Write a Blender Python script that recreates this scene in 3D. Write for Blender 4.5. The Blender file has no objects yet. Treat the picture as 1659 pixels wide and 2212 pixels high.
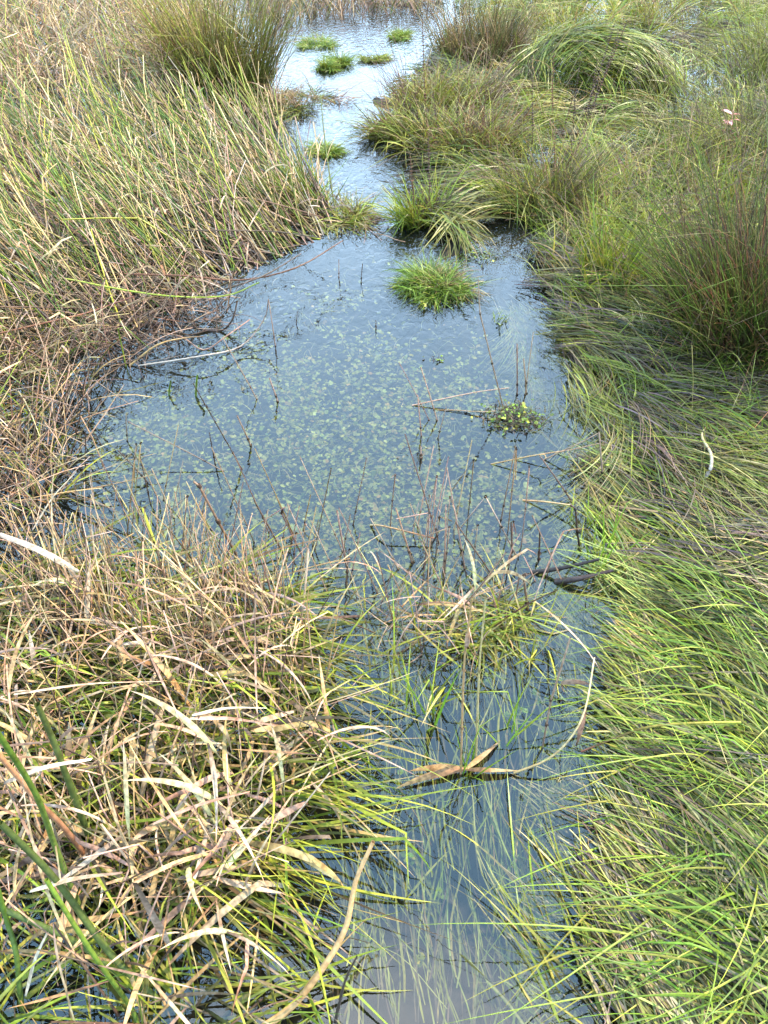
import bpy, math
import numpy as np
from mathutils import Vector
C = bpy.data.collections.new('marsh'); 
sc = bpy.context.scene
C = sc.collection
R = math.radians
rng = np.random.default_rng(11)

# ------------------------------------------------------------------ camera, sky, sun, exposure
CAM_H = 1.65; PITCH = R(45.0); T = math.tan(R(34.5))
cam = bpy.data.cameras.new('camera'); camo = bpy.data.objects.new('camera', cam); C.objects.link(camo)
cam.sensor_fit = 'VERTICAL'; cam.sensor_height = 36; cam.sensor_width = 27; cam.lens = 18 / T
cam.clip_start = 0.02; cam.clip_end = 500
camo.location = (0, 0, CAM_H); camo.rotation_euler = (R(90) - PITCH, 0, 0)
sc.camera = camo

SUN_EL, SUN_AZ = R(50), R(62)          # azimuth measured from +y towards +x
w = bpy.data.worlds.new('World'); sc.world = w; w.use_nodes = True
nt = w.node_tree; nt.nodes.clear()
wo = nt.nodes.new('ShaderNodeOutputWorld'); bg = nt.nodes.new('ShaderNodeBackground')
sky = nt.nodes.new('ShaderNodeTexSky'); sky.sky_type = 'NISHITA'; sky.sun_disc = False
sky.sun_elevation = SUN_EL; sky.sun_rotation = SUN_AZ; sky.air_density = 1.2; sky.dust_density = 2.5; sky.ozone_density = 1.0
tcw = nt.nodes.new('ShaderNodeTexCoord'); nz = nt.nodes.new('ShaderNodeTexNoise')
nz.inputs['Scale'].default_value = 2.2; nz.inputs['Detail'].default_value = 5
rp = nt.nodes.new('ShaderNodeValToRGB'); rp.color_ramp.elements[0].position = 0.36; rp.color_ramp.elements[1].position = 0.62
rp.color_ramp.elements[0].color = (0.86, 0.86, 0.86, 1); rp.color_ramp.elements[1].color = (0.97, 0.97, 0.97, 1)
mx = nt.nodes.new('ShaderNodeMixRGB')
sxw = nt.nodes.new('ShaderNodeSeparateXYZ'); nt.links.new(tcw.outputs['Generated'], sxw.inputs[0])
cr = nt.nodes.new('ShaderNodeValToRGB'); cr.color_ramp.elements[0].position = 0.05; cr.color_ramp.elements[0].color = (0.43, 0.57, 0.74, 1)
e_ = cr.color_ramp.elements.new(0.55); e_.color = (0.55, 0.77, 1.0, 1)
cr.color_ramp.elements[1].position = 0.95; cr.color_ramp.elements[1].color = (0.23, 0.42, 0.63, 1)
cs = nt.nodes.new('ShaderNodeVectorMath'); cs.operation = 'SCALE'; cs.inputs['Scale'].default_value = 29.0
nt.links.new(sxw.outputs['Z'], cr.inputs['Fac']); nt.links.new(cr.outputs['Color'], cs.inputs[0]); nt.links.new(cs.outputs[0], mx.inputs['Color2'])
nt.links.new(tcw.outputs['Generated'], nz.inputs['Vector']); nt.links.new(nz.outputs['Fac'], rp.inputs['Fac'])
nt.links.new(rp.outputs['Color'], mx.inputs['Fac']); nt.links.new(sky.outputs['Color'], mx.inputs['Color1'])
nt.links.new(mx.outputs['Color'], bg.inputs['Color']); bg.inputs['Strength'].default_value = 0.10
nt.links.new(bg.outputs['Background'], wo.inputs['Surface'])

sun = bpy.data.lights.new('sun', 'SUN'); sun.energy = 5.0; sun.angle = R(2); sun.color = (1.0, 0.88, 0.66)
so = bpy.data.objects.new('sun', sun); C.objects.link(so)
sd = Vector((math.sin(SUN_AZ) * math.cos(SUN_EL), math.cos(SUN_AZ) * math.cos(SUN_EL), math.sin(SUN_EL)))
so.rotation_euler = sd.to_track_quat('Z', 'Y').to_euler(); so.location = sd * 20
sc.view_settings.view_transform = 'Standard'; sc.view_settings.look = 'None'
sc.view_settings.gamma = 1; sc.view_settings.use_curve_mapping = False
sc.view_settings.exposure = 1.86
sc.render.engine = 'CYCLES'
sc.cycles.max_bounces = 8; sc.cycles.transparent_max_bounces = 8; sc.cycles.diffuse_bounces = 3
sc.cycles.caustics_reflective = False; sc.cycles.caustics_refractive = False

# ------------------------------------------------------------------ picture coordinates (1659 x 2212) -> places in the world
FW = np.array([0, math.cos(PITCH), -math.sin(PITCH)]); UP = np.array([0, math.sin(PITCH), math.cos(PITCH)])
CAMP = np.array([0, 0, CAM_H])
def ray(px, py):
    px = np.asarray(px, float); py = np.asarray(py, float)
    return FW + np.multiply.outer((px - 829.5) / 1106 * T, np.array([1., 0, 0])) + np.multiply.outer((1106 - py) / 1106 * T, UP)
def at(px, py, z=0.0):
    d = ray(px, py); s = (z - CAM_H) / d[..., 2]
    return CAMP + d * np.asarray(s)[..., None]
def atY(px, py, Y):
    d = ray(px, py); s = Y / d[..., 1]
    return CAMP + d * np.asarray(s)[..., None]
def topx(p):
    p = np.asarray(p, float) - CAMP
    f = p @ FW
    return 829.5 + p[..., 0] / f / T * 1106, 1106 - (p @ UP) / f / T * 1106
def gdir(px, py, dx, dy):
    """heading on the water plane of a small picture step"""
    a = at(px, py); b = at(px + np.asarray(dx) * 2, py + np.asarray(dy) * 2)
    return np.arctan2(b[..., 1] - a[..., 1], b[..., 0] - a[..., 0])
def inpoly(x, y, poly):
    x = np.asarray(x, float); y = np.asarray(y, float); ins = np.zeros(x.shape, bool)
    n = len(poly)
    for i in range(n):
        x1, y1 = poly[i]; x2, y2 = poly[(i + 1) % n]
        c = ((y1 > y) != (y2 > y)) & (x < (x2 - x1) * (y - y1) / (y2 - y1 + 1e-9) + x1)
        ins ^= c
    return ins
def pdist(x, y, poly, closed=True):
    d = np.full(x.shape, 1e9); n = len(poly)
    for i in range(n if closed else n - 1):
        a = np.array(poly[i]); b = np.array(poly[(i + 1) % n]); ab = b - a
        t = np.clip(((x - a[0]) * ab[0] + (y - a[1]) * ab[1]) / (ab @ ab + 1e-12), 0, 1)
        d = np.minimum(d, np.hypot(x - a[0] - t * ab[0], y - a[1] - t * ab[1]))
    return d
def sample(poly, n, power=1.0):
    """n points inside a picture polygon, denser towards the distance"""
    P = np.array(poly, float); lo = P.min(0); hi = P.max(0); X = []; Y = []; tot = 0
    while tot < n:
        x = rng.uniform(lo[0], hi[0], n * 2); y = rng.uniform(lo[1], hi[1], n * 2)
        d = 1 / np.maximum(0.05, -ray(x, y)[:, 2]); d = d / (1 / max(0.05, -ray(0, lo[1])[2]))
        k = inpoly(x, y, poly) & (rng.random(n * 2) < d ** power)
        X.append(x[k]); Y.append(y[k]); tot += k.sum()
    return np.concatenate(X)[:n], np.concatenate(Y)[:n]
def vnoise(x, y, s, seed=0):
    """smooth value noise 0..1"""
    x = np.asarray(x) * s; y = np.asarray(y) * s
    r = np.random.default_rng(seed).random((64, 64))
    xi = np.floor(x).astype(int); yi = np.floor(y).astype(int); fx = x - xi; fy = y - yi
    fx = fx * fx * (3 - 2 * fx); fy = fy * fy * (3 - 2 * fy)
    g = lambda a, b: r[a % 64, b % 64]
    return (g(xi, yi) * (1 - fx) + g(xi + 1, yi) * fx) * (1 - fy) + (g(xi, yi + 1) * (1 - fx) + g(xi + 1, yi + 1) * fx) * fy

# ------------------------------------------------------------------ materials
def newmat(name):
    m = bpy.data.materials.new(name); m.use_nodes = True; m.node_tree.nodes.clear()
    return m, m.node_tree
def plant_mat(name, rough=0.5, transl=0.35, speck=0.25, scale=160, bump=0.2):
    m, t = newmat(name); N = t.nodes; L = t.links
    o = N.new('ShaderNodeOutputMaterial'); a = N.new('ShaderNodeAttribute'); a.attribute_name = 'col'
    tc = N.new('ShaderNodeTexCoord'); n1 = N.new('ShaderNodeTexNoise'); n1.inputs['Scale'].default_value = scale; n1.inputs['Detail'].default_value = 3
    L.new(tc.outputs['Object'], n1.inputs['Vector'])
    mr = N.new('ShaderNodeMapRange'); mr.inputs['From Min'].default_value = 0.35; mr.inputs['From Max'].default_value = 0.7
    mr.inputs['To Min'].default_value = 1 + speck * 0.5; mr.inputs['To Max'].default_value = 1 - speck
    L.new(n1.outputs['Fac'], mr.inputs['Value'])
    hm = N.new('ShaderNodeVectorMath'); hm.operation = 'SCALE'
    n2 = N.new('ShaderNodeTexNoise'); n2.inputs['Scale'].default_value = scale * .35; n2.inputs['Detail'].default_value = 4; L.new(tc.outputs['Object'], n2.inputs['Vector'])
    m2 = N.new('ShaderNodeMapRange'); m2.inputs['From Min'].default_value = 0.48; m2.inputs['From Max'].default_value = 0.66
    m2.inputs['To Min'].default_value = 0; m2.inputs['To Max'].default_value = min(1, speck * 1.5); L.new(n2.outputs['Fac'], m2.inputs['Value'])
    bl = N.new('ShaderNodeMixRGB'); bl.blend_type = 'MULTIPLY'; bl.inputs['Color2'].default_value = (0.52, 0.38, 0.28, 1)
    L.new(m2.outputs[0], bl.inputs['Fac']); L.new(a.outputs['Color'], bl.inputs['Color1'])
    L.new(bl.outputs[0], hm.inputs[0]); L.new(mr.outputs['Result'], hm.inputs['Scale'])
    p = N.new('ShaderNodeBsdfPrincipled'); p.inputs['Roughness'].default_value = rough
    p.inputs['Specular IOR Level'].default_value = 0.18
    L.new(hm.outputs[0], p.inputs['Base Color'])
    if bump:
        b = N.new('ShaderNodeBump'); b.inputs['Strength'].default_value = bump; b.inputs['Distance'].default_value = 0.001
        L.new(n1.outputs['Fac'], b.inputs['Height']); L.new(b.outputs['Normal'], p.inputs['Normal'])
    if transl:
        tr = N.new('ShaderNodeBsdfTranslucent'); L.new(hm.outputs[0], tr.inputs['Color'])
        ms = N.new('ShaderNodeMixShader'); ms.inputs['Fac'].default_value = transl
        L.new(p.outputs[0], ms.inputs[1]); L.new(tr.outputs[0], ms.inputs[2]); L.new(ms.outputs[0], o.inputs['Surface'])
    else:
        L.new(p.outputs[0], o.inputs['Surface'])
    return m
M_leaf = plant_mat('grass_blade', 0.42, 0.24, 0.2, 120)
M_dry = plant_mat('dry_leaf', 0.6, 0.2, 0.5, 90, 0.5)
M_stem = plant_mat('reed_stem', 0.45, 0.0, 0.3, 110, 0.3)
M_wood = plant_mat('wet_wood', 0.35, 0.0, 0.5, 140, 0.6)
M_weed = plant_mat('pond_weed', 0.5, 0.25, 0.3, 200, 0)

def water_mat():
    m, t = newmat('pond_water'); N = t.nodes; L = t.links
    o = N.new('ShaderNodeOutputMaterial'); tc = N.new('ShaderNodeTexCoord')
    mp = N.new('ShaderNodeMapping'); mp.inputs['Scale'].default_value = (1, 0.7, 1); L.new(tc.outputs['Object'], mp.inputs['Vector'])
    n1 = N.new('ShaderNodeTexNoise'); n1.inputs['Scale'].default_value = 24; n1.inputs['Detail'].default_value = 1.6; n1.inputs['Distortion'].default_value = 0.8
    n2 = N.new('ShaderNodeTexNoise'); n2.inputs['Scale'].default_value = 3.0; n2.inputs['Detail'].default_value = 2
    n3 = N.new('ShaderNodeTexNoise'); n3.inputs['Scale'].default_value = 1.3; n3.inputs['Detail'].default_value = 1
    for n in (n1, n2, n3): L.new(mp.outputs[0], n.inputs['Vector'])
    sx = N.new('ShaderNodeSeparateXYZ'); L.new(tc.outputs['Object'], sx.inputs[0])
    far = N.new('ShaderNodeMapRange'); far.inputs['From Min'].default_value = 1.5; far.inputs['From Max'].default_value = 4.2
    far.inputs['To Min'].default_value = 0.0015; far.inputs['To Max'].default_value = 0.0095
    L.new(sx.outputs['Y'], far.inputs['Value'])
    patch = N.new('ShaderNodeMapRange'); patch.inputs['From Min'].default_value = 0.4; patch.inputs['From Max'].default_value = 0.62
    patch.inputs['To Min'].default_value = 0.35; patch.inputs['To Max'].default_value = 1.0; L.new(n3.outputs['Fac'], patch.inputs['Value'])
    am = N.new('ShaderNodeMath'); am.operation = 'MULTIPLY'; L.new(far.outputs[0], am.inputs[0]); L.new(patch.outputs[0], am.inputs[1])
    b1 = N.new('ShaderNodeBump'); b1.inputs['Strength'].default_value = 1.0; L.new(am.outputs[0], b1.inputs['Distance']); L.new(n1.outputs['Fac'], b1.inputs['Height'])
    b2 = N.new('ShaderNodeBump'); b2.inputs['Strength'].default_value = 0.6; b2.inputs['Distance'].default_value = 0.003
    L.new(n2.outputs['Fac'], b2.inputs['Height']); L.new(b1.outputs[0], b2.inputs['Normal'])
    fr = N.new('ShaderNodeFresnel'); fr.inputs['IOR'].default_value = 1.5; L.new(b2.outputs[0], fr.inputs['Normal'])
    gl = N.new('ShaderNodeBsdfGlossy'); gl.inputs['Roughness'].default_value = 0.015; L.new(b2.outputs[0], gl.inputs['Normal'])
    gl.inputs['Color'].default_value = (1, 1, 1, 1)
    tr = N.new('ShaderNodeBsdfTransparent'); tr.inputs['Color'].default_value = (0.68, 0.70, 0.56, 1)
    mk = N.new('ShaderNodeBsdfDiffuse'); mk.inputs['Color'].default_value = (0.08, 0.13, 0.16, 1)     # fine silt hanging in the water
    m1 = N.new('ShaderNodeMixShader'); m1.inputs['Fac'].default_value = 0.01; L.new(tr.outputs[0], m1.inputs[1]); L.new(mk.outputs[0], m1.inputs[2])
    m2 = N.new('ShaderNodeMixShader'); L.new(fr.outputs[0], m2.inputs['Fac']); L.new(m1.outputs[0], m2.inputs[1]); L.new(gl.outputs[0], m2.inputs[2])
    L.new(m2.outputs[0], o.inputs['Surface'])
    return m
def mud_mat():
    m, t = newmat('peat_mud'); N = t.nodes; L = t.links
    o = N.new('ShaderNodeOutputMaterial'); tc = N.new('ShaderNodeTexCoord')
    n1 = N.new('ShaderNodeTexNoise'); n1.inputs['Scale'].default_value = 14; n1.inputs['Detail'].default_value = 8
    L.new(tc.outputs['Object'], n1.inputs['Vector'])
    r = N.new('ShaderNodeValToRGB'); r.color_ramp.elements[0].color = (0.004, 0.0035, 0.003, 1); r.color_ramp.elements[1].color = (0.017, 0.014, 0.010, 1)
    r.color_ramp.elements[0].position = 0.35; r.color_ramp.elements[1].position = 0.7
    L.new(n1.outputs['Fac'], r.inputs['Fac'])
    p = N.new('ShaderNodeBsdfPrincipled'); p.inputs['Roughness'].default_value = 0.8; p.inputs['Specular IOR Level'].default_value = 0.08; L.new(r.outputs[0], p.inputs['Base Color'])
    b = N.new('ShaderNodeBump'); b.inputs['Strength'].default_value = 0.5; b.inputs['Distance'].default_value = 0.006
    L.new(n1.outputs['Fac'], b.inputs['Height']); L.new(b.outputs[0], p.inputs['Normal']); L.new(p.outputs[0], o.inputs['Surface'])
    return m
M_water = water_mat(); M_mud = mud_mat()

# ------------------------------------------------------------------ mesh building
TRIS = 0
def mesh(name, V, F, col=None, mat=None, smooth=True):
    """V (n,3), F (m,k) of one polygon size, col (n,3)"""
    global TRIS
    me = bpy.data.meshes.new(name); V = np.ascontiguousarray(V, np.float32); F = np.ascontiguousarray(F, np.int32); k = F.shape[1]
    me.vertices.add(len(V)); me.vertices.foreach_set('co', V.ravel())
    me.loops.add(F.size); me.loops.foreach_set('vertex_index', F.ravel())
    me.polygons.add(len(F)); me.polygons.foreach_set('loop_start', np.arange(0, F.size, k, dtype=np.int32))
    me.polygons.foreach_set('use_smooth', np.full(len(F), smooth))
    if col is not None:
        a = me.attributes.new('col', 'FLOAT_COLOR', 'POINT')
        a.data.foreach_set('color', np.ascontiguousarray(np.c_[np.clip(col, 0, 1), np.ones(len(col))], np.float32).ravel())
    if mat: me.materials.append(mat)
    me.update(calc_edges=True); TRIS += len(F) * (k - 2)
    return me
def link(name, me, parent=None, **kw):
    o = bpy.data.objects.new(name, me); C.objects.link(o)
    if parent: o.parent = parent
    for k, v in kw.items(): o[k] = v
    return o
def thing(name, label, cat, loc=(0, 0, 0), rz=0, group=None):
    o = bpy.data.objects.new(name, None); C.objects.link(o); o.empty_display_size = 0.05
    o.location = loc; o.rotation_euler = (0, 0, rz); o['label'] = label; o['category'] = cat
    if group: o['group'] = group
    return o
def U(a, b, n): return rng.uniform(a, b, n)
def G(m, s, n): return rng.normal(m, s, n)
def lines(root, az, el, L, S=6, bend=0.0, p=1.3, turn=0.0, kt=None, ka=0.0, kz=0.0, wig=0.0, floor=None):
    """centre lines of n blades: root (n,3), heading, rise, length; bend lowers the rise along the blade, kt/ka/kz put in one break"""
    n = len(root); A = lambda v: np.broadcast_to(np.asarray(v, float), (n,)).copy()
    az, el, L, bend, turn = map(A, (az, el, L, bend, turn)); kt = A(9.0 if kt is None else kt); ka = A(ka); kz = A(kz)
    P = np.zeros((n, S + 1, 3)); P[:, 0] = root
    ph = rng.uniform(0, 6.28, n)
    for k in range(1, S + 1):
        t = (k - 0.5) / S
        e = el - bend * t ** p - np.where(t > kt, ka, 0); a = az + turn * t + np.where(t > kt, kz, 0) + wig * np.sin(ph + t * 7)
        st = L / S
        P[:, k, 0] = P[:, k - 1, 0] + st * np.cos(e) * np.cos(a); P[:, k, 1] = P[:, k - 1, 1] + st * np.cos(e) * np.sin(a)
        P[:, k, 2] = P[:, k - 1, 2] + st * np.sin(e)
        if floor is not None: P[:, k, 2] = np.maximum(P[:, k, 2], floor)
    return P
def ribbon(P, w, c0, c1, roll=0.0, twist=0.0, prof='blade', fold=0.0, cpow=1.0):
    """flat or folded leaf along centre lines"""
    n, S1, _ = P.shape; t = np.linspace(0, 1, S1)
    D = np.gradient(P, axis=1); D /= np.linalg.norm(D, axis=2, keepdims=True) + 1e-9
    s = np.cross(D, np.array([0, 0, 1.0])); ln = np.linalg.norm(s, axis=2, keepdims=True); s = np.where(ln < 1e-3, np.array([1., 0, 0]), s / (ln + 1e-9))
    nn = np.cross(s, D)
    r = np.broadcast_to(np.asarray(roll, float), (n,))[:, None] + np.broadcast_to(np.asarray(twist, float), (n,))[:, None] * t
    s2 = s * np.cos(r)[..., None] + nn * np.sin(r)[..., None]; n2 = np.cross(s2, D)
    if prof == 'blade': f = np.minimum(1, 0.55 + t * 3) * (1 - t ** 2.2) + 0.03
    elif prof == 'lance': f = np.minimum(1, 0.35 + t * 2.2) * np.clip(1 - t ** 3.2, 0, 1) + 0.02
    elif prof == 'torn': f = np.minimum(1, 0.4 + t * 2.5) * (1 - 0.35 * t)
    else: f = np.ones(S1)
    W = np.broadcast_to(np.asarray(w, float), (n,))[:, None] * f * 0.5
    c = c0[:, None, :] * (1 - t[None, :, None] ** cpow) + c1[:, None, :] * t[None, :, None] ** cpow
    if fold:
        V = np.stack([P - s2 * W[..., None], P + n2 * (W * fold)[..., None], P + s2 * W[..., None]], 2); m = 3
    else:
        V = np.stack([P - s2 * W[..., None], P + s2 * W[..., None]], 2); m = 2
    col = np.repeat(c[:, :, None, :], m, 2)
    if fold: col[:, :, 1] *= 1.12
    base = (np.arange(n) * S1 * m)[:, None, None]; k = (np.arange(S1 - 1) * m)[None, :, None]; j = np.arange(m - 1)[None, None, :]
    i0 = base + k + j; F = np.stack([i0, i0 + 1, i0 + m + 1, i0 + m], -1).reshape(-1, 4)
    return V.reshape(-1, 3), F, col.reshape(-1, 3)
def tube(P, w, c0, c1, sides=3, taper=0.5, cpow=1.0):
    n, S1, _ = P.shape; t = np.linspace(0, 1, S1)
    D = np.gradient(P, axis=1); D /= np.linalg.norm(D, axis=2, keepdims=True) + 1e-9
    s = np.cross(D, np.array([0.13, 0.21, 0.97])); s /= np.linalg.norm(s, axis=2, keepdims=True) + 1e-9; nn = np.cross(s, D)
    W = np.broadcast_to(np.asarray(w, float), (n,))[:, None] * (1 - (1 - taper) * t) * 0.5
    c = c0[:, None, :] * (1 - t[None, :, None] ** cpow) + c1[:, None, :] * t[None, :, None] ** cpow
    V = np.stack([P + (s * math.cos(a) + nn * math.sin(a)) * W[..., None] for a in np.arange(sides) * 2 * math.pi / sides], 2)
    col = np.repeat(c[:, :, None, :], sides, 2)
    base = (np.arange(n) * S1 * sides)[:, None, None]; k = (np.arange(S1 - 1) * sides)[None, :, None]; j = np.arange(sides)[None, None, :]; j2 = (j + 1) % sides
    F = np.stack([base + k + j, base + k + j2, base + k + sides + j2, base + k + sides + j], -1).reshape(-1, 4)
    return V.reshape(-1, 3), F, col.reshape(-1, 3)
def join(parts):
    V = []; F = []; K = []; o = 0
    for v, f, k in parts: V.append(v); F.append(f + o); K.append(k); o += len(v)
    return np.concatenate(V), np.concatenate(F), np.concatenate(K)
# colours that the plants have (linear)
PAL = dict(
    green=[(.100, .165, .016), (.140, .215, .022), (.070, .115, .014)],
    bright=[(.200, .310, .026), (.250, .350, .036), (.150, .255, .022)],
    ochre=[(.560, .300, .140), (.600, .330, .150), (.520, .280, .130)],
    deep=[(.100, .140, .030), (.125, .160, .035), (.085, .120, .028)],
    ygreen=[(.330, .340, .032), (.410, .390, .050), (.250, .285, .030)],
    olive=[(.150, .150, .035), (.190, .170, .045), (.110, .110, .030)],
    straw=[(.520, .345, .145), (.600, .430, .200), (.420, .255, .100)],
    pink=[(.430, .265, .175), (.520, .345, .235), (.330, .190, .130)],
    rust=[(.260, .110, .050), (.330, .150, .060), (.180, .070, .040)],
    brown=[(.120, .070, .045), (.160, .095, .060), (.085, .050, .035)],
    dark=[(.040, .030, .024), (.060, .040, .032), (.028, .022, .020)],
    pale=[(.600, .470, .320), (.700, .570, .410), (.520, .390, .260)],
    ash=[(.330, .285, .240), (.400, .345, .290), (.270, .225, .200)],
    wgreen=[(.420, .450, .130), (.540, .560, .210), (.300, .340, .095)],
    purple=[(.150, .095, .100), (.190, .130, .130), (.110, .070, .080)])
def colours(n, mix, var=0.16):
    """n colours drawn from a weighted mix of the palettes"""
    ks = list(mix); pr = np.array([mix[k] for k in ks], float); pr /= pr.sum()
    idx = rng.choice(len(ks), n, p=pr); out = np.zeros((n, 3))
    for i, k in enumerate(ks):
        q = idx == i; out[q] = np.array(PAL[k])[rng.integers(0, 3, q.sum())] * (.54 if k != 'ash' else .6)
    return out * np.clip(G(1, var * 1.7, n), .3, 1.8)[:, None] * np.clip(rng.normal(1, .05, (n, 3)), .8, 1.2)

# ------------------------------------------------------------------ the setting: bed of peat and water
WATER_PX = [(540, 30), (600, 130), (650, 190), (690, 230), (655, 270), (650, 340), (710, 390), (810, 440), (825, 470), (760, 515),
            (600, 575), (480, 620), (380, 690), (250, 730), (150, 780), (-300, 900), (-500, 1200), (-700, 2600), (1900, 2600), (1560, 2300), (1450, 2000), (1370, 1850), (1410, 1700),
            (1420, 1500), (1380, 1400), (1400, 1250), (1330, 1100), (1300, 960), (1310, 870), (1230, 760), (1170, 660), (1130, 600), (1110, 500),
            (1050, 520), (1030, 560), (1050, 620), (950, 660), (850, 610), (865, 520), (845, 450), (835, 370), (785, 290), (760, 210), (800, 150), (950, 90), (940, 30)]
WATER = [tuple(p[:2]) if q[1] != 2600 else (math.copysign(1.3, q[0] - 800) - (q[0] < 800) * .4, -2.5) for p, q in zip(at(*np.array(WATER_PX, float).T), WATER_PX)]
LEFT_PX = [(-900, -250), (420, -250), (540, 30), (600, 130), (690, 230), (650, 340), (825, 470), (600, 575), (380, 690), (150, 780), (-300, 900), (-900, 900)]
def bed_z(x, y):
    ins = inpoly(x, y, WATER); d = pdist(x, y, WATER)
    px, py = topx(np.stack([x, y, np.zeros_like(x)], -1)); left = inpoly(px, py, LEFT_PX) & (y > 1)
    n = vnoise(x, y, 2.3, 1) * .06 + vnoise(x, y, 7.1, 2) * .03
    bank = np.where(left, -0.07 + n * .8, -0.062 + n) 
    deep = -0.06 - np.clip(d, 0, .6) * .55 + n * .5
    bank = np.where(d > 4, np.minimum(bank + (d - 4) * .02, .35), bank)
    return np.where(ins, deep, np.minimum(bank, -0.10 + d * .28 + n))
def axis(lo, hi, step, far):
    a = np.arange(lo, hi, step); g = []
    s = step; v = hi
    while v < far: g.append(v); s *= 1.35; v += s
    h = []; s = step; v = lo - step
    while v > -far: h.append(v); s *= 1.35; v -= s
    return np.array(h[::-1] + list(a) + g)
gx = axis(-6, 6, 0.06, 140); gy = axis(-1, 10, 0.06, 140)
X, Y = np.meshgrid(gx, gy); Z = bed_z(X, Y)
nx, ny = len(gx), len(gy); I = np.arange(nx * ny).reshape(ny, nx)
F = np.stack([I[:-1, :-1], I[:-1, 1:], I[1:, 1:], I[1:, :-1]], -1).reshape(-1, 4)
link('ground', mesh('ground', np.stack([X, Y, Z], -1).reshape(-1, 3), F, None, M_mud), kind='structure', label='dark peat bed under the marsh')
wx = axis(-6, 6, 0.25, 140); wy = axis(-1, 10, 0.25, 140); X, Y = np.meshgrid(wx, wy); I = np.arange(X.size).reshape(X.shape)
V = np.stack([X, Y, X * 0], -1).reshape(-1, 3); F = np.stack([I[:-1, :-1], I[:-1, 1:], I[1:, 1:], I[1:, :-1]], -1).reshape(-1, 4)
link('water', mesh('water', V, F, None, M_water, False), kind='structure', label='clear shallow marsh water reflecting the sky')

def stuff(name, parts, mat, label):
    v, f, c = join(parts); return link(name, mesh(name, v, f, c, mat), kind='stuff', label=label)

# ------------------------------------------------------------------ water weeds under the surface
def weed_leaves(px, py, z, r, cols):
    n = len(px); c = at(px, py, 0); c[:, 2] = z
    K = 9; a = np.arange(K) * 2 * math.pi / K; prof = 0.72 + 0.28 * np.abs(np.cos(1.5 * a))
    prof[0] = 0.25
    rot = U(0, 6.28, n); tx = G(0, .25, n); ty = G(0, .25, n)
    ang = a[None, :] + rot[:, None]; rr = r[:, None] * prof[None, :]
    dx = rr * np.cos(ang); dy = rr * np.sin(ang)
    V = np.stack([c[:, None, 0] + dx, c[:, None, 1] + dy, c[:, None, 2] + dx * tx[:, None] + dy * ty[:, None]], -1)
    V = np.concatenate([c[:, None, :], V], 1); b = (np.arange(n) * (K + 1))[:, None]; j = np.arange(K)[None, :]
    F = np.stack([b + 0 * j, b + 1 + j, b + 1 + (j + 1) % K], -1).reshape(-1, 3)
    return V.reshape(-1, 3), F, np.repeat(cols, K + 1, 0)
POND = [(560, 580), (830, 520), (1000, 650), (1190, 700), (1320, 870), (1310, 1000), (1270, 1200), (1200, 1400), (1000, 1480), (760, 1450), (420, 1250), (130, 1160), (150, 880), (300, 740), (480, 640)]
px, py = sample(POND, 30000, .5)
dens = vnoise(px / 100, py / 60, 1.1, 5) * .6 + vnoise(px / 100, py / 60, 3.1, 6) * .4
core = np.exp(-((px - 760) / 480) ** 2 - ((py - 950) / 330) ** 2) * .35
k = (dens + core > rng.uniform(.46, .92, len(px))) & (pdist(px, py, POND) > rng.uniform(0, 90, len(px))); px, py = px[k], py[k]; n = len(px)
z = -U(.03, .17, n)
v, f, c = weed_leaves(px, py, z, U(.0042, .0115, n), colours(n, dict(wgreen=6, ygreen=2, olive=2, straw=.6), .14) * .86)
link('submerged_leaves', mesh('submerged_leaves', v, f, c, M_weed), kind='stuff', label='pale green clover-like water plants under the surface of the pond')
# sparse bigger rosettes in the nearer water
bx = []; by = []
for (x, y) in [(1170, 1480), (1195, 1500), (1120, 1520), (1140, 1690), (1180, 1570), (1115, 1530), (1165, 1790), (870, 1840), (890, 1835), (950, 1925), (815, 2035), (800, 2020), (1205, 1575), (1060, 1450), (860, 1680), (910, 2060), (1185, 1610)]:
    m = rng.integers(5, 10); bx += list(x + G(0, 9, m)); by += list(y + G(0, 7, m))
n = len(bx); v, f, c = weed_leaves(np.array(bx), np.array(by), -U(.015, .06, n), U(.005, .009, n), colours(n, dict(bright=3, ygreen=1)) * 1.3)
link('submerged_leaves', mesh('submerged_leaves', v, f, c, M_weed), kind='stuff', label='small bright green leaf clusters under the dark near water')
# thin stems threading through them
px, py = sample(POND, 3800, .6)
P = lines(np.c_[at(px, py)[:, :2], -U(.02, .16, len(px))], U(0, 6.28, len(px)), U(-.1, .5, len(px)), U(.03, .09, len(px)), 4, U(0, 1, len(px)), turn=U(-2, 2, len(px)))
P[..., 2] = np.minimum(P[..., 2], -.006)
stuff('submerged_stems', [ribbon(P, U(.0012, .0028, len(px)), colours(len(px), dict(wgreen=4, ygreen=2, purple=2, pale=1)), colours(len(px), dict(wgreen=4, pale=1)))], M_weed, 'thin pale stems of water plants under the pond surface')
# long drowned blades in the near channel
NEAR = [(800, 1280), (1250, 1250), (1400, 1500), (1440, 1800), (1500, 2300), (700, 2300), (800, 1700), (760, 1450)]
px, py = sample(NEAR, 620, .3); n = len(px)
r = at(px, py); r[:, 2] = -U(.01, .12, n)
P = lines(r, gdir(px, py, .12 + G(0, .22, n), np.full(n, 1.0)) + math.pi, U(-.02, .25, n), U(.12, .35, n), 6, U(0, .3, n), turn=G(0, .3, n), wig=.12)
P[..., 2] = np.minimum(P[..., 2], -.004)
stuff('submerged_grass', [ribbon(P, U(.002, .0055, n), colours(n, dict(wgreen=4, purple=3, ygreen=3, straw=1)), colours(n, dict(wgreen=3, purple=2, ygreen=2)), U(-.6, .6, n))], M_leaf, 'long drowned grass blades under the dark near channel')

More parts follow.
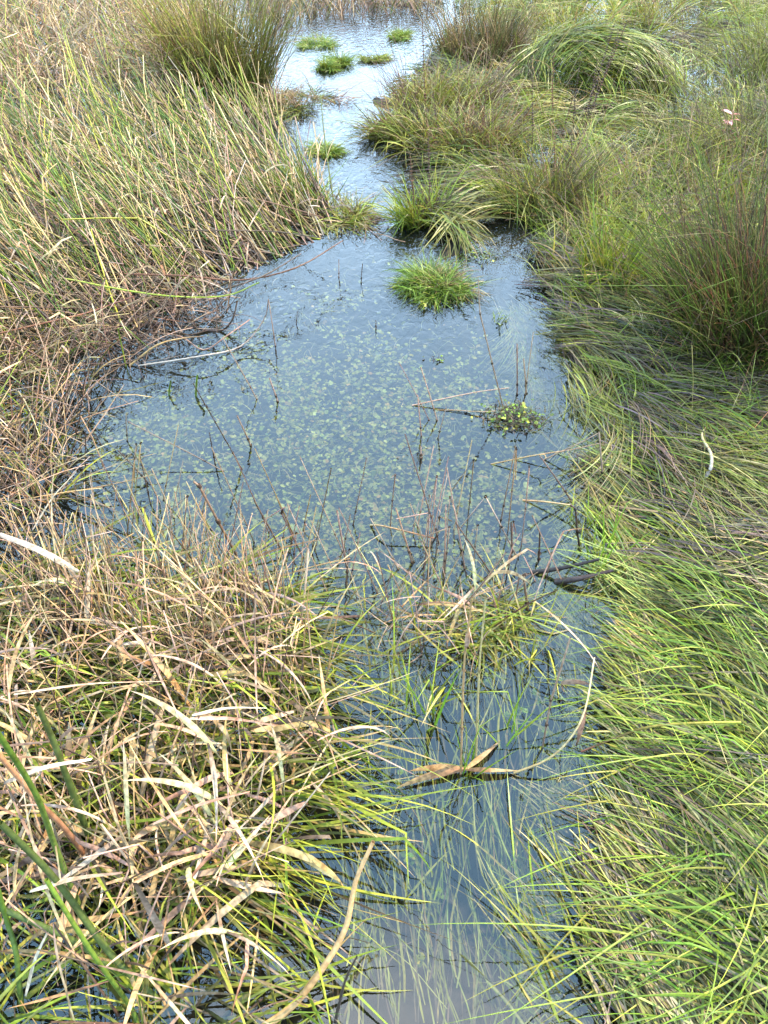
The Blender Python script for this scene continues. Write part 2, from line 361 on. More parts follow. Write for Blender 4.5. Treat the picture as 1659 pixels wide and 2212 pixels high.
# ------------------------------------------------------------------ flowing mats of grass on the right
FLOW = [(1200, 650, 1, .1), (1300, 700, 1, .25), (1190, 730, .5, 1), (1290, 850, .7, 1), (1400, 780, .8, .5), (1400, 900, 1, .38), (1550, 950, 1, .3), (1320, 1000, .4, 1), (1400, 1050, .8, .6),
        (1560, 1120, 1, .4), (1370, 1200, .55, 1), (1500, 1280, 1, .42), (1600, 850, 1, .1), (1290, 1450, .32, 1), (1360, 1450, .5, 1), (1480, 1480, .9, .55), (1300, 1700, .5, 1), (1430, 1750, .8, .9), (1600, 1600, .9, .7),
        (1500, 2000, .8, .9), (1230, 2000, .4, 1), (1600, 2150, .8, .7), (1150, 300, 1, .2), (1300, 240, 1, .05), (1450, 330, 1, .45), (1300, 350, 1, .3), (1480, 200, .6, .7), (1050, 420, 1, -.25),
        (1240, 540, .5, .8), (1400, 480, 1, .3), (1150, 60, 1, .2), (1500, 60, 1, .1), (1600, 500, 1, .2), (900, 480, .6, .6), (1000, 370, 1, .1), (1350, 600, 1, .15), (1180, 500, .6, .8)]
FL = np.array(FLOW, float)
def flow(px, py):
    d2 = ((px[:, None] - FL[:, 0]) ** 2 + ((py[:, None] - FL[:, 1]) * 1.25) ** 2); wt = 1 / (d2 + 700) ** 1.6
    v = FL[:, 2:] / np.linalg.norm(FL[:, 2:], axis=1, keepdims=True)
    q = (wt[..., None] * v).sum(1); q /= np.linalg.norm(q, axis=1, keepdims=True); return q[:, 0], q[:, 1]
def mat_locks(poly, nlocks, per, L, w, mix, z0=.02, rise=(.05, .5), power=1.0, S=6, spread=.025, jit=.22, fl=None, tipmix=None, name='grass'):
    """combed locks of lying grass; blades in one lock share heading and hue"""
    lx, ly = sample(poly, nlocks, power); dx, dy = flow(lx, ly)
    wobble = (vnoise(lx / 100, ly / 70, 1.6, 8) - .5) * 1.5
    az = gdir(lx, ly, dx, dy) + wobble + G(0, jit, nlocks)
    c = at(lx, ly, z0); n = nlocks * per; rep = lambda a: np.repeat(a, per, 0)
    r = rep(c) + np.c_[G(0, spread, n), G(0, spread, n), U(-.015, .05, n)]
    LL = rep(U(.65, 1.25, nlocks)) * U(.7, 1.1, n) * L
    r[:, 0] -= np.cos(rep(az)) * LL * .45; r[:, 1] -= np.sin(rep(az)) * LL * .45
    el = U(rise[0], rise[1], n); lockc = colours(nlocks, mix, .2)
    lockc = np.where((vnoise(lx / 100, ly / 60, 1.9, 12) + G(0, .16, nlocks) > .63)[:, None], colours(nlocks, dict(purple=3, brown=3, dark=2, olive=2), .2), lockc)
    col = rep(lockc) * .7 + colours(n, mix) * .3
    t = colours(n, tipmix or mix) * .45 + col * .55
    P = lines(r, rep(az) + G(0, .16, n), el, LL, S, el * 2 + U(0, .25, n), 1.0, rep(G(0, .5, nlocks)) + G(0, .2, n), floor=fl)
    return ribbon(P, w * U(.6, 1.3, n), col, t, U(-.9, .9, n))
MATR = [(1160, 570), (1230, 650), (1270, 740), (1390, 880), (1390, 1000), (1430, 1120), (1490, 1260), (1510, 1330), (1700, 1400), (1900, 1400), (1900, 560), (1500, 480), (1250, 480)]
MATB = [(1530, 1300), (1530, 1450), (1580, 1560), (1570, 1700), (1560, 1850), (1640, 2050), (1720, 2300), (2000, 2400), (2000, 1300)]
MATU = [(1000, -150), (1010, 60), (1100, 120), (1000, 200), (1010, 420), (950, 470), (950, 540), (1060, 520), (1150, 480), (1250, 500), (1500, 500), (1900, 600), (2100, -150)]
gm = dict(green=4, bright=2, ygreen=2, olive=3, brown=2.5, purple=3, dark=3, straw=.6)
tm = dict(bright=3, ygreen=4, olive=3, straw=.7, brown=2, dark=1)
stuff('flattened_grass', [mat_locks(MATR, 980, 20, .44, .0038, gm, .01, (.03, .45), .6, tipmix=tm, spread=.018), mat_locks(MATR, 160, 10, .35, .004, dict(purple=3, brown=3, straw=2), .03, (.0, .4), .6)], M_leaf,
      'green and yellow grass combed flat along the right bank')
stuff('flattened_grass', [mat_locks(MATB, 480, 20, .47, .004, dict(green=4, bright=5, ygreen=2, olive=2, purple=1, brown=1.5, dark=2), .02, (.03, .4), .3, tipmix=tm)], M_leaf,
      'bright green grass lying over in the lower right corner')
stuff('flattened_grass', [mat_locks(MATU, 1500, 14, .42, .0062, dict(green=3, bright=3, ygreen=5, olive=4, brown=1, straw=2), .02, (.1, .7), 1.3, S=5, tipmix=dict(ygreen=5, straw=3, bright=2)), mat_locks([(870, 190), (900, 150), (980, 70), (1100, 100), (1060, 420), (960, 500), (920, 430), (880, 300)], 240, 14, .34, .0058, dict(green=3, olive=4, brown=2, ygreen=2, dark=2), .01, (.1, .7), 1.0, S=5)], M_leaf,
      'tangled yellow green grass on the far right bank')
# pale blades streaming just under and on the water along the right bank
EDGE = [(1150, 690), (1200, 720), (1330, 880), (1330, 1000), (1300, 1060), (1240, 960), (1190, 850), (1100, 720)]
EDG2 = [(1290, 1060), (1340, 1050), (1400, 1250), (1420, 1400), (1440, 1600), (1430, 1800), (1520, 2000), (1600, 2300), (1330, 2300), (1300, 2050), (1330, 1900), (1320, 1600), (1260, 1350)]
pm = dict(wgreen=5, pale=1.4, bright=1.5, purple=1.2)
parts = []
for poly, nl, z in ((EDGE, 80, -.012), (EDG2, 230, -.008)):
    v = mat_locks(poly, nl, 16, .46, .0034, pm, z, (-.06, .05), .4, spread=.03, jit=.10, tipmix=dict(wgreen=4, ygreen=2, pale=2))
    v[0][:, 2] = np.clip(v[0][:, 2], -.06, -.002 + 0 * v[0][:, 2]); parts.append(v)
stuff('streaming_grass', parts, M_leaf, 'pale grass blades streaming just under the water beside the right bank')
parts = [mat_locks([(1230, 680), (1350, 850), (1380, 1000), (1450, 1250), (1510, 1500), (1540, 1800), (1640, 2050), (1720, 2300), (1400, 2300), (1410, 2000), (1430, 1700), (1390, 1400), (1330, 1060), (1280, 880)],
                   330, 15, .42, .0036, dict(wgreen=3, ygreen=4, bright=2, purple=2, straw=2, brown=1), .004, (-.03, .10), .4, jit=.12, fl=.002, spread=.03)]
stuff('floating_grass', parts, M_leaf, 'yellow green blades floating on the water at the edge of the right bank')

# ------------------------------------------------------------------ tufts and tussocks
def tuft_parts(n, R0, H, spread, mix, tip, w, bend=(.2, 1.2), S=7, up=1.25, upv=.2, prof='blade', stem=False, mat_floor=.004, lean=(0, 0)):
    m = max(5, int(n / 45)); ca = U(0, 6.28, m); cq = np.sqrt(U(0, 1, m)); cx = np.cos(ca) * cq * R0; cy = np.sin(ca) * cq * R0 * .85
    hs = U(.55, 1.15, m) * (1 - .25 * cq); la = ca + G(0, .9, m); i = rng.integers(0, m, n); sg = R0 * .16
    r = np.c_[cx[i] + G(0, sg, n), cy[i] + G(0, sg, n), np.full(n, -.04)]; q = cq[i]
    az = np.where(U(0, 1, n) < .55, la[i] + G(0, .6, n), U(0, 6.28, n))
    el = np.clip(up - spread * q + G(0, upv, n), .1, 1.55); L = H * hs[i] * U(.5, 1.15, n)
    mix = dict(mix); tot = sum(mix.values()); mix['dark'] = mix.get('dark', 0) + tot * .16; mix['brown'] = mix.get('brown', 0) + tot * .12
    P = lines(r, az, el, L, S, U(*bend, n), 1.5, G(0, .35, n), kt=np.where(U(0, 1, n) < .16, U(.35, .8, n), 9), ka=U(.3, 1.6, n), kz=G(0, .6, n), floor=mat_floor)
    if stem: return tube(P, w * U(.7, 1.3, n), colours(n, mix), colours(n, tip), 3, .35)
    return ribbon(P, w * U(.6, 1.3, n), colours(n, mix), colours(n, tip), U(-1.2, 1.2, n), U(-1, 1, n), prof)
def tuft(name, label, cat, px, py, layers, group=None):
    p = at(px, py); o = thing(name, label, cat, (p[0], p[1], 0), 0, group)
    for pn, mat, kw in layers:
        v, f, c = tuft_parts(**kw); link(pn, mesh(pn, v, f, c, mat), o, kind='stuff')
    return o
def L_(n, R0, H, spread, mix, tip=None, w=.0035, **k): return dict(n=n, R0=R0, H=H, spread=spread, mix=mix, tip=tip or mix, w=w, **k)
GRN = dict(green=4, bright=3, ygreen=1); YG = dict(ygreen=4, bright=3, straw=1); OLV = dict(olive=4, green=3, brown=1); DRY = dict(straw=3, pink=3, brown=2, rust=1)
tuft('rush_clump', 'tall dark green rush clump at the head of the left reed bed beside the stream', 'rush clump', 478, 200,
     [('rush_stems', M_stem, L_(1300, .27, .98, .12, dict(green=4, olive=4, ygreen=2), dict(olive=2, ygreen=4, straw=3, rust=1), .0058, stem=True, bend=(.0, .3), upv=.13)), ('dead_stems', M_stem, L_(420, .32, .8, .4, DRY, None, .005, stem=True))])
tuft('rush_clump', 'brown and olive rush clump standing right of the stream near the top', 'rush clump', 1045, 130,
     [('rush_stems', M_stem, L_(1000, .28, .66, .12, dict(olive=5, green=3, straw=1), dict(straw=2, olive=3, rust=1), .006, stem=True, bend=(0, .6))), ('dead_stems', M_stem, L_(420, .33, .42, .5, dict(brown=3, pink=3, straw=1), None, .006, stem=True))])
for x, y, R0, H, s in ((872, 292, .15, .42, .6), (935, 318, .22, .56, .5), (1035, 335, .22, .5, .5), (915, 240, .16, .5, .4), (1000, 245, .22, .52, .5)):
    tuft('grass_tussock', {872: 'rounded yellow green tussock overhanging the left side of the stream bend', 935: 'reddish stemmed tussock in the middle of the stream bank', 1035: 'brown and green tussock just right of the reddish stemmed one',
                          915: 'tussock with dark seed stalks behind the rounded stream bend tussock', 1000: 'tussock in front of the brown and olive rush clump'}[x], 'grass tussock', x, y,
         [('grass_blades', M_leaf, L_(620, R0, H, s, dict(green=3, olive=4, ygreen=2), dict(ygreen=5, olive=2, straw=1, rust=1), .0058, bend=(.3, 1.6))), ('dead_stems', M_stem, L_(170, R0, H * 1.05, .5, dict(rust=3, brown=3, pink=2), None, .0042, stem=True, bend=(0, .5)))])
tuft('grass_tuft', 'upright bright green grass tuft with dark stalks on the islet above the small tussock', 'grass tuft', 925, 482,
     [('grass_blades', M_leaf, L_(300, .12, .38, .3, dict(bright=4, green=3, ygreen=2), dict(bright=3, ygreen=3), .006, bend=(.1, 1.1))), ('dead_stems', M_stem, L_(120, .14, .34, .4, dict(brown=3, dark=2, rust=2), None, .004, stem=True, bend=(0, .4)))])
tuft('grass_tussock', 'small round green tussock standing in the water at the mouth of the stream', 'grass tussock', 940, 618,
     [('grass_blades', M_leaf, L_(1300, .115, .27, .85, dict(green=5, bright=4), dict(bright=4, green=2, ygreen=1), .0034, bend=(.5, 1.9))), ('dead_stems', M_stem, L_(200, .12, .2, 1.25, dict(straw=3, brown=2), None, .003, stem=True))])
tuft('rush_clump', 'upright olive clump in the shallow pool right of the islet', 'rush clump', 1172, 452,
     [('rush_stems', M_stem, L_(560, .17, .56, .35, dict(olive=4, green=4, dark=2), dict(ygreen=2, olive=2, rust=1), .0042, stem=True, bend=(.0, .6))), ('dead_stems', M_stem, L_(220, .18, .54, .4, dict(brown=3, pink=2, straw=1), None, .004, stem=True))])
tuft('grass_tuft', 'narrow upright bright grass tuft on the flattened bank right of the inlet', 'grass tuft', 1295, 615,
     [('grass_blades', M_leaf, L_(330, .10, .52, .15, dict(bright=5, ygreen=2), dict(ygreen=3, bright=3), .0065, bend=(.0, .4), upv=.1))])
tuft('rush_clump', 'tall dark rush clump rising from the right bank with brown seed heads', 'rush clump', 1612, 752,
     [('rush_stems', M_stem, L_(1900, .20, 1.0, .2, dict(green=5, olive=2, dark=3, rust=2), dict(green=4, olive=3, rust=1), .0042, stem=True, bend=(.0, .7))), ('dead_stems', M_stem, L_(800, .20, .98, .2, dict(rust=2, brown=4, dark=2), None, .004, stem=True, bend=(0, .6))),
      ('grass_blades', M_leaf, L_(300, .28, .32, .8, OLV, GRN, .0035))])
tuft('rush_clump', 'arching olive rush clump at the right edge near the top with drooping seed stems', 'rush clump', 1655, 350,
     [('rush_stems', M_stem, L_(900, .42, .95, .7, dict(olive=4, green=3), dict(olive=3, ygreen=2, brown=1), .0045, stem=True, bend=(.2, 1.3))), ('dead_stems', M_stem, L_(260, .4, .9, .8, dict(brown=4, rust=1), None, .004, stem=True, bend=(.2, 1.3)))])
tuft('rush_clump', 'dark rush clump standing against the upper right corner', 'rush clump', 1670, 170,
     [('rush_stems', M_stem, L_(700, .4, .85, .5, dict(olive=4, green=3), dict(ygreen=3, brown=1), .005, stem=True, bend=(0, .9)))])
tuft('grass_tuft', 'green upright grass tuft on the tip of the left reed bed', 'grass tuft', 655, 435,
     [('grass_blades', M_leaf, L_(260, .15, .42, .45, dict(green=3, bright=4, ygreen=2), YG, .0055, bend=(.0, .8))), ('dead_stems', M_stem, L_(70, .16, .34, .5, DRY, None, .004, stem=True))])
tuft('grass_tuft', 'low arching tuft at the point where the left bed meets the stream', 'grass tuft', 728, 464,
     [('grass_blades', M_leaf, L_(420, .17, .26, .9, dict(green=3, bright=2, ygreen=3, olive=2), dict(ygreen=3, straw=2), .004, bend=(.4, 1.8))), ('dead_stems', M_stem, L_(90, .2, .36, 1.2, dict(rust=3, pink=2, brown=2), None, .004, stem=True))])
tuft('grass_tuft', 'spreading low tuft at the foot of the tall clump by the stream', 'grass tuft', 640, 225,
     [('grass_blades', M_leaf, L_(420, .24, .34, 1.0, dict(green=3, olive=3), dict(ygreen=2, olive=2, rust=1), .0045, bend=(.4, 1.8))), ('dead_stems', M_stem, L_(140, .26, .36, .8, DRY, None, .0045, stem=True))])
for x, y, R0, H, lab in ((680, 98, .13, .19, 'small bright green islet of grass in the stream, leftmost of the far ones'), (863, 80, .13, .17, 'small green islet of grass nearest the far bank of the stream'),
                      (742, 138, .07, .24, 'upright little tuft in midstream in front of the bright green islet'), (703, 150, .06, .15, 'lowest tiny tuft just left of the midstream tuft'), (808, 128, .10, .13, 'yellowish flat tuft touching the right side of the stream'),
                      (700, 330, .06, .2, 'dark little tuft alone in the narrow stream with a yellow leaf')):
    tuft('grass_islet', lab, 'grass islet', x, y, [('grass_blades', M_leaf, L_(480, R0, H, .8, dict(bright=5, green=3) if x != 808 else dict(ygreen=3, olive=3), dict(bright=3, ygreen=3), .0042, bend=(.6, 2.0)))])
# domed tussock of combed grass
p = at(1275, 185); dome = thing('domed_tussock', 'big domed tussock with long grass combed over it like hair', 'grass tussock', (p[0], p[1], 0))
n = 3600; a = U(0, 6.28, n); q = np.sqrt(U(0, 1, n)); rx, ry, h = .58, .42, .34
zz = h * np.sqrt(np.clip(1 - q ** 2, 0, 1)) + U(-.05, .01, n)
r = np.c_[q * np.cos(a) * rx, q * np.sin(a) * ry, zz]
az = np.where(r[:, 0] + G(0, .12, n) > -.42, -.35 + r[:, 0] * -.2, -1.9) + (vnoise(r[:, 0] + 3, r[:, 1] + 3, 5, 4) - .5) * 1.6 + G(0, .25, n)
nrm = np.c_[r[:, 0] / rx ** 2, r[:, 1] / ry ** 2, np.maximum(r[:, 2], .02) / h ** 2]; nrm /= np.linalg.norm(nrm, axis=1, keepdims=True)
el = np.arctan2(-(nrm[:, 0] * np.cos(az) + nrm[:, 1] * np.sin(az)), nrm[:, 2]) + U(0, .35, n)
P = lines(r, az, el, U(.22, .42, n), 6, U(.5, 1.5, n), 1.0, G(0, .3, n), floor=.01)
v, f, c = ribbon(P, U(.004, .008, n), colours(n, dict(green=4, olive=3, ygreen=2, dark=2, brown=1)), colours(n, dict(ygreen=4, bright=2, straw=1, olive=2)), U(-.7, .7, n))
link('grass_blades', mesh('grass_blades', v, f, c, M_leaf), dome, kind='stuff')

# looser standing grass over the right bank
def scatter(poly, n, H, w, mix, tip, up=(.7, 1.4), bend=(.2, 1.4), power=1.0, z=0.0, S=6, az=None, stem=False, floor=.004, prof='blade', clump=0, kink=.12):
    if clump:
        m = max(1, n // clump); cx, cy = sample(poly, m, power); px = np.repeat(cx, clump)[:n]; py = np.repeat(cy, clump)[:n]; n = len(px); r = at(px, py, z)
        caz = np.repeat(U(0, 6.28, m), clump)[:n]; r[:, 0] += G(0, .035, n); r[:, 1] += G(0, .035, n); hs = np.repeat(U(.6, 1.25, m), clump)[:n]
    else:
        px, py = sample(poly, n, power); r = at(px, py, z); caz = U(0, 6.28, n); hs = 1
    A = U(0, 6.28, n) * .4 + caz if az is None else gdir(px, py, np.full(n, az[0]), np.full(n, az[1])) + G(0, az[2], n)
    P = lines(r, A, U(*up, n), H * hs * U(.5, 1.15, n), S, U(*bend, n), 1.4, G(0, .3, n), kt=np.where(U(0, 1, n) < kink, U(.3, .8, n), 9), ka=U(.3, 1.6, n), kz=G(0, .6, n), floor=floor)
    if stem: return tube(P, w * U(.6, 1.35, n), colours(n, mix), colours(n, tip), 3, .5)
    return ribbon(P, w * U(.5, 1.4, n), colours(n, mix), colours(n, tip), U(-1.3, 1.3, n), U(-1.5, 1.5, n), prof)
UR = [(960, -150), (960, 40), (1110, 100), (1150, 380), (1230, 500), (1180, 620), (1300, 700), (1430, 700), (1460, 560), (1900, 520), (2100, -150)]
URT = [(1000, -200), (1100, 80), (1420, 110), (1500, 60), (2100, 60), (2100, -200)]
URM = [(1240, 400), (1260, 640), (1430, 700), (1460, 520), (1900, 470), (1900, 330), (1400, 350)]
stuff('standing_grass', [scatter(UR, 4800, .32, .0058, dict(green=3, bright=3, ygreen=4, olive=3), dict(ygreen=5, straw=2, bright=2), clump=16, power=1.2, bend=(.3, 1.8)),
                         scatter(URT, 6000, .42, .0085, dict(bright=2, ygreen=6, olive=2, straw=1), dict(ygreen=5, straw=4), clump=18, power=1.5, bend=(.2, 1.6)),
                         scatter(URM, 2200, .36, .0045, dict(green=3, bright=3, ygreen=3), dict(ygreen=4, straw=2), clump=14, bend=(.1, 1.3))], M_leaf, 'standing yellow green grass across the upper right bank')
stuff('seed_grass_stems', [scatter(UR, 900, .5, .0028, dict(brown=3, rust=2, olive=2), dict(brown=3, pink=2, straw=1), stem=True, up=(.8, 1.5), bend=(0, .9), power=1.1),
                           scatter(URM, 260, .55, .0026, dict(straw=3, rust=1, olive=2), dict(straw=2, brown=2), stem=True, up=(.8, 1.5), bend=(0, .9))], M_stem, 'thin brown grass stems among the green of the upper right bank')
stuff('standing_grass', [scatter([(1180, 480), (1140, 560), (1200, 700), (1330, 860), (1900, 1250), (1900, 640), (1300, 560)], 1500, .22, .003, GRN, YG, clump=10, bend=(.4, 1.6), power=.6),
                         scatter([(1350, 1000), (1420, 1300), (1900, 1350), (1900, 900)], 420, .2, .003, dict(straw=1, bright=3, green=2), YG, clump=8, bend=(.4, 1.6), power=.5)], M_leaf, 'short loose shoots rising out of the flattened grass')

# far bank behind the stream, straw coloured
FARB = [(480, -200), (540, 45), (600, 55), (780, 40), (950, 35), (1000, -200)]
stuff('far_dry_reeds', [scatter(FARB, 5200, .45, .0075, dict(pink=5, straw=3, brown=3), dict(pink=3, pale=2, straw=2), power=1.3, S=4, stem=False, up=(.6, 1.5), bend=(0, .9), kink=.5), scatter(FARB, 1300, .3, .006, OLV, GRN, power=1.3, S=4)],
      M_dry, 'pinkish dry reeds on the far bank behind the stream')

# ------------------------------------------------------------------ the leaning rush bed on the left
LB = [(-500, -180), (480, -180), (500, 60), (520, 150), (600, 240), (610, 340), (740, 460), (720, 505), (600, 565), (480, 620), (350, 690), (190, 760), (-100, 860), (-500, 860)]
LBT = [(-500, -220), (520, -220), (540, 40), (380, 160), (0, 230), (-500, 300)]
LBF = [(-400, 380), (250, 330), (560, 400), (700, 440), (780, 480), (600, 565), (480, 620), (350, 690), (190, 770), (-100, 880), (-400, 880)]
parts_s = [scatter(LB, 4700, .66, .0086, dict(green=4, ygreen=2, dark=1, olive=3), dict(green=3, ygreen=3, straw=2), up=(.22, .85), bend=(-.1, .25), az=(-1, -.62, .24), stem=True, S=4, power=1.1, floor=.02, kink=.05),
           scatter(LB, 6600, .60, .0084, dict(pink=4, straw=4, brown=3, dark=2, ash=1), dict(pink=3, straw=4, pale=2, brown=1), up=(.08, .7), bend=(-.1, .3), az=(-1, -.6, .30), stem=True, S=4, power=1.1, floor=.02, kink=.08),
           scatter(LBF, 2300, .8, .0088, dict(pink=4, straw=3, brown=3, dark=2, green=2, ygreen=2, olive=1), dict(pink=3, straw=4, pale=1, green=1), up=(.02, .3), bend=(-.05, .2), az=(-1, -.35, .35), stem=True, S=5, power=.9, floor=.02, kink=.12),
           scatter([(-400, 560), (300, 560), (600, 560), (350, 690), (190, 760), (-100, 900), (-400, 900)], 1500, .7, .0062, dict(pink=3, brown=5, dark=2, straw=2, olive=1), dict(pink=3, brown=3, straw=2), up=(.0, .5), bend=(.0, .3), az=(-1, -.4, .7), stem=True, S=5, power=.6, floor=.01, kink=.2)]
stuff('rush_stems', parts_s, M_stem, 'dense bed of leaning green and dead pinkish rush stems on the left')
stuff('dry_leaves', [scatter(LBT, 7500, .45, .0085, dict(pink=4, straw=4, brown=2, rust=1), dict(pale=3, straw=3, pink=3), up=(.5, 1.4), bend=(.0, 1.4), stem=False, S=4, power=1.4, kink=.6, z=.12),
                     scatter(LB, 800, .2, .008, dict(pink=3, straw=4, rust=1), dict(pale=3, pink=2), up=(-.3, 1.0), bend=(0, 2), S=4, power=1.0, kink=.6, z=.22)], M_dry, 'curled dry leaves caught among the rushes of the left bed')
# ragged margin between the bed and the pond, left side
LM = [(-200, 700), (120, 740), (200, 820), (200, 900), (150, 1000), (120, 1120), (-200, 1200)]
stuff('dry_stems', [scatter(LM, 620, .42, .0046, dict(brown=4, pink=3, dark=2, rust=1), dict(pink=2, straw=2, brown=2), up=(.2, 1.4), bend=(-.2, .8), stem=True, S=5, power=.4, kink=.4, floor=-.03),
                    scatter([(180, 690), (420, 640), (520, 620), (480, 700), (330, 760), (200, 830)], 240, .34, .0042, dict(brown=4, dark=2, pink=2), None or dict(brown=2, pink=2), up=(.05, 1.3), bend=(-.2, .9), stem=True, S=5, power=.4, kink=.4, floor=-.03)],
      M_stem, 'ragged brown broken stems along the left margin of the pond')
stuff('margin_grass', [scatter(LM, 420, .32, .005, dict(olive=4, green=3, ygreen=2), dict(ygreen=3, straw=2), up=(.1, 1.2), bend=(.1, 1.5), S=6, power=.4, clump=7, floor=.003)], M_leaf, 'olive grass blades at the left margin of the pond')

# ------------------------------------------------------------------ traced stalks: a base on the water, the rest by place
def catmull(K, per=5):
    K = np.array(K, float)
    if len(K) == 2: K = np.array([K[0], K[0] * .67 + K[1] * .33 + G(0, .003, 3), K[0] * .33 + K[1] * .67 + G(0, .003, 3), K[1]])
    E = np.vstack([2 * K[0] - K[1], K, 2 * K[-1] - K[-2]]); out = []
    for i in range(1, len(E) - 2):
        for t in np.linspace(0, 1, per, endpoint=False):
            p0, p1, p2, p3 = E[i - 1:i + 3]; out.append(.5 * (2 * p1 + (p2 - p0) * t + (2 * p0 - 5 * p1 + 4 * p2 - p3) * t * t + (3 * p1 - p0 - 3 * p2 + p3) * t ** 3))
    return np.array(out + [K[-1]])
def stalk(name, label, cat, base, pts, d=.004, mix=None, tip=None, taper=.6, sides=6, under=True, smooth=4, group=None, leaf=None, matl=None, hard=False):
    """base pixel on the water, pts = further pixels: ('y', dy) in the upright plane dy behind the base, ('z', h) at height h"""
    b = at(*base[:2], base[2] if len(base) > 2 else 0.0); K = [b]
    for q in pts: K.append(atY(q[0], q[1], b[1] + q[3]) if q[2] == 'y' else at(q[0], q[1], q[3]))
    K = np.array(K)
    if under: K = np.vstack([K[0] - (K[1] - K[0]) / np.linalg.norm(K[1] - K[0]) * .05 - np.array([0, 0, .05]), K])
    if hard:
        P = []
        for i in range(len(K) - 1): P += [K[i], K[i] * .5 + K[i + 1] * .5 + G(0, .001, 3)]
        P = np.array(P + [K[-1]])
    else: P = catmull(K, smooth)
    tip = tip or (dict(brown=1, pink=3) if not mix else None); mix = mix or dict(brown=3, dark=1); c0 = colours(1, mix); c1 = colours(1, tip or mix)
    o = thing(name, label, cat, tuple(b), 0, group)
    v, f, c = tube((P - b)[None], d, c0, c1, sides, taper); link('stem', mesh('stem', v, f, c, matl or M_stem), o)
    nodes = []
    for t in np.arange(.3, .9, .22):
        i = int(t * (len(P) - 1)); q = P[i] - b; dd = (P[i + 1] - P[i]) / (np.linalg.norm(P[i + 1] - P[i]) + 1e-9)
        nodes.append(tube(np.array([[q - dd * d * .6, q, q + dd * d * .6]]), d * 1.35, c0 * .7, c0 * .7, 5, 1))
    if d > .0025 and name == 'dead_reed_stalk':
        v, f, c = join(nodes); link('node_rings', mesh('node_rings', v, f, c, M_stem), o, kind='stuff')
    for (t, az, el, L, w, k) in (leaf or []):
        q = (P[int(t * (len(P) - 1))] - b)[None]
        LP = lines(q, az, el, L, 8, .9, 1.3, .4, kt=.6 if k else None, ka=.9)
        v, f, c = ribbon(LP, w, colours(1, dict(pink=2, brown=2)), colours(1, dict(pink=2, brown=2)), .3, .8, 'lance', .3)
        link('leaf', mesh('leaf', v, f, c, M_dry), o)
    return o
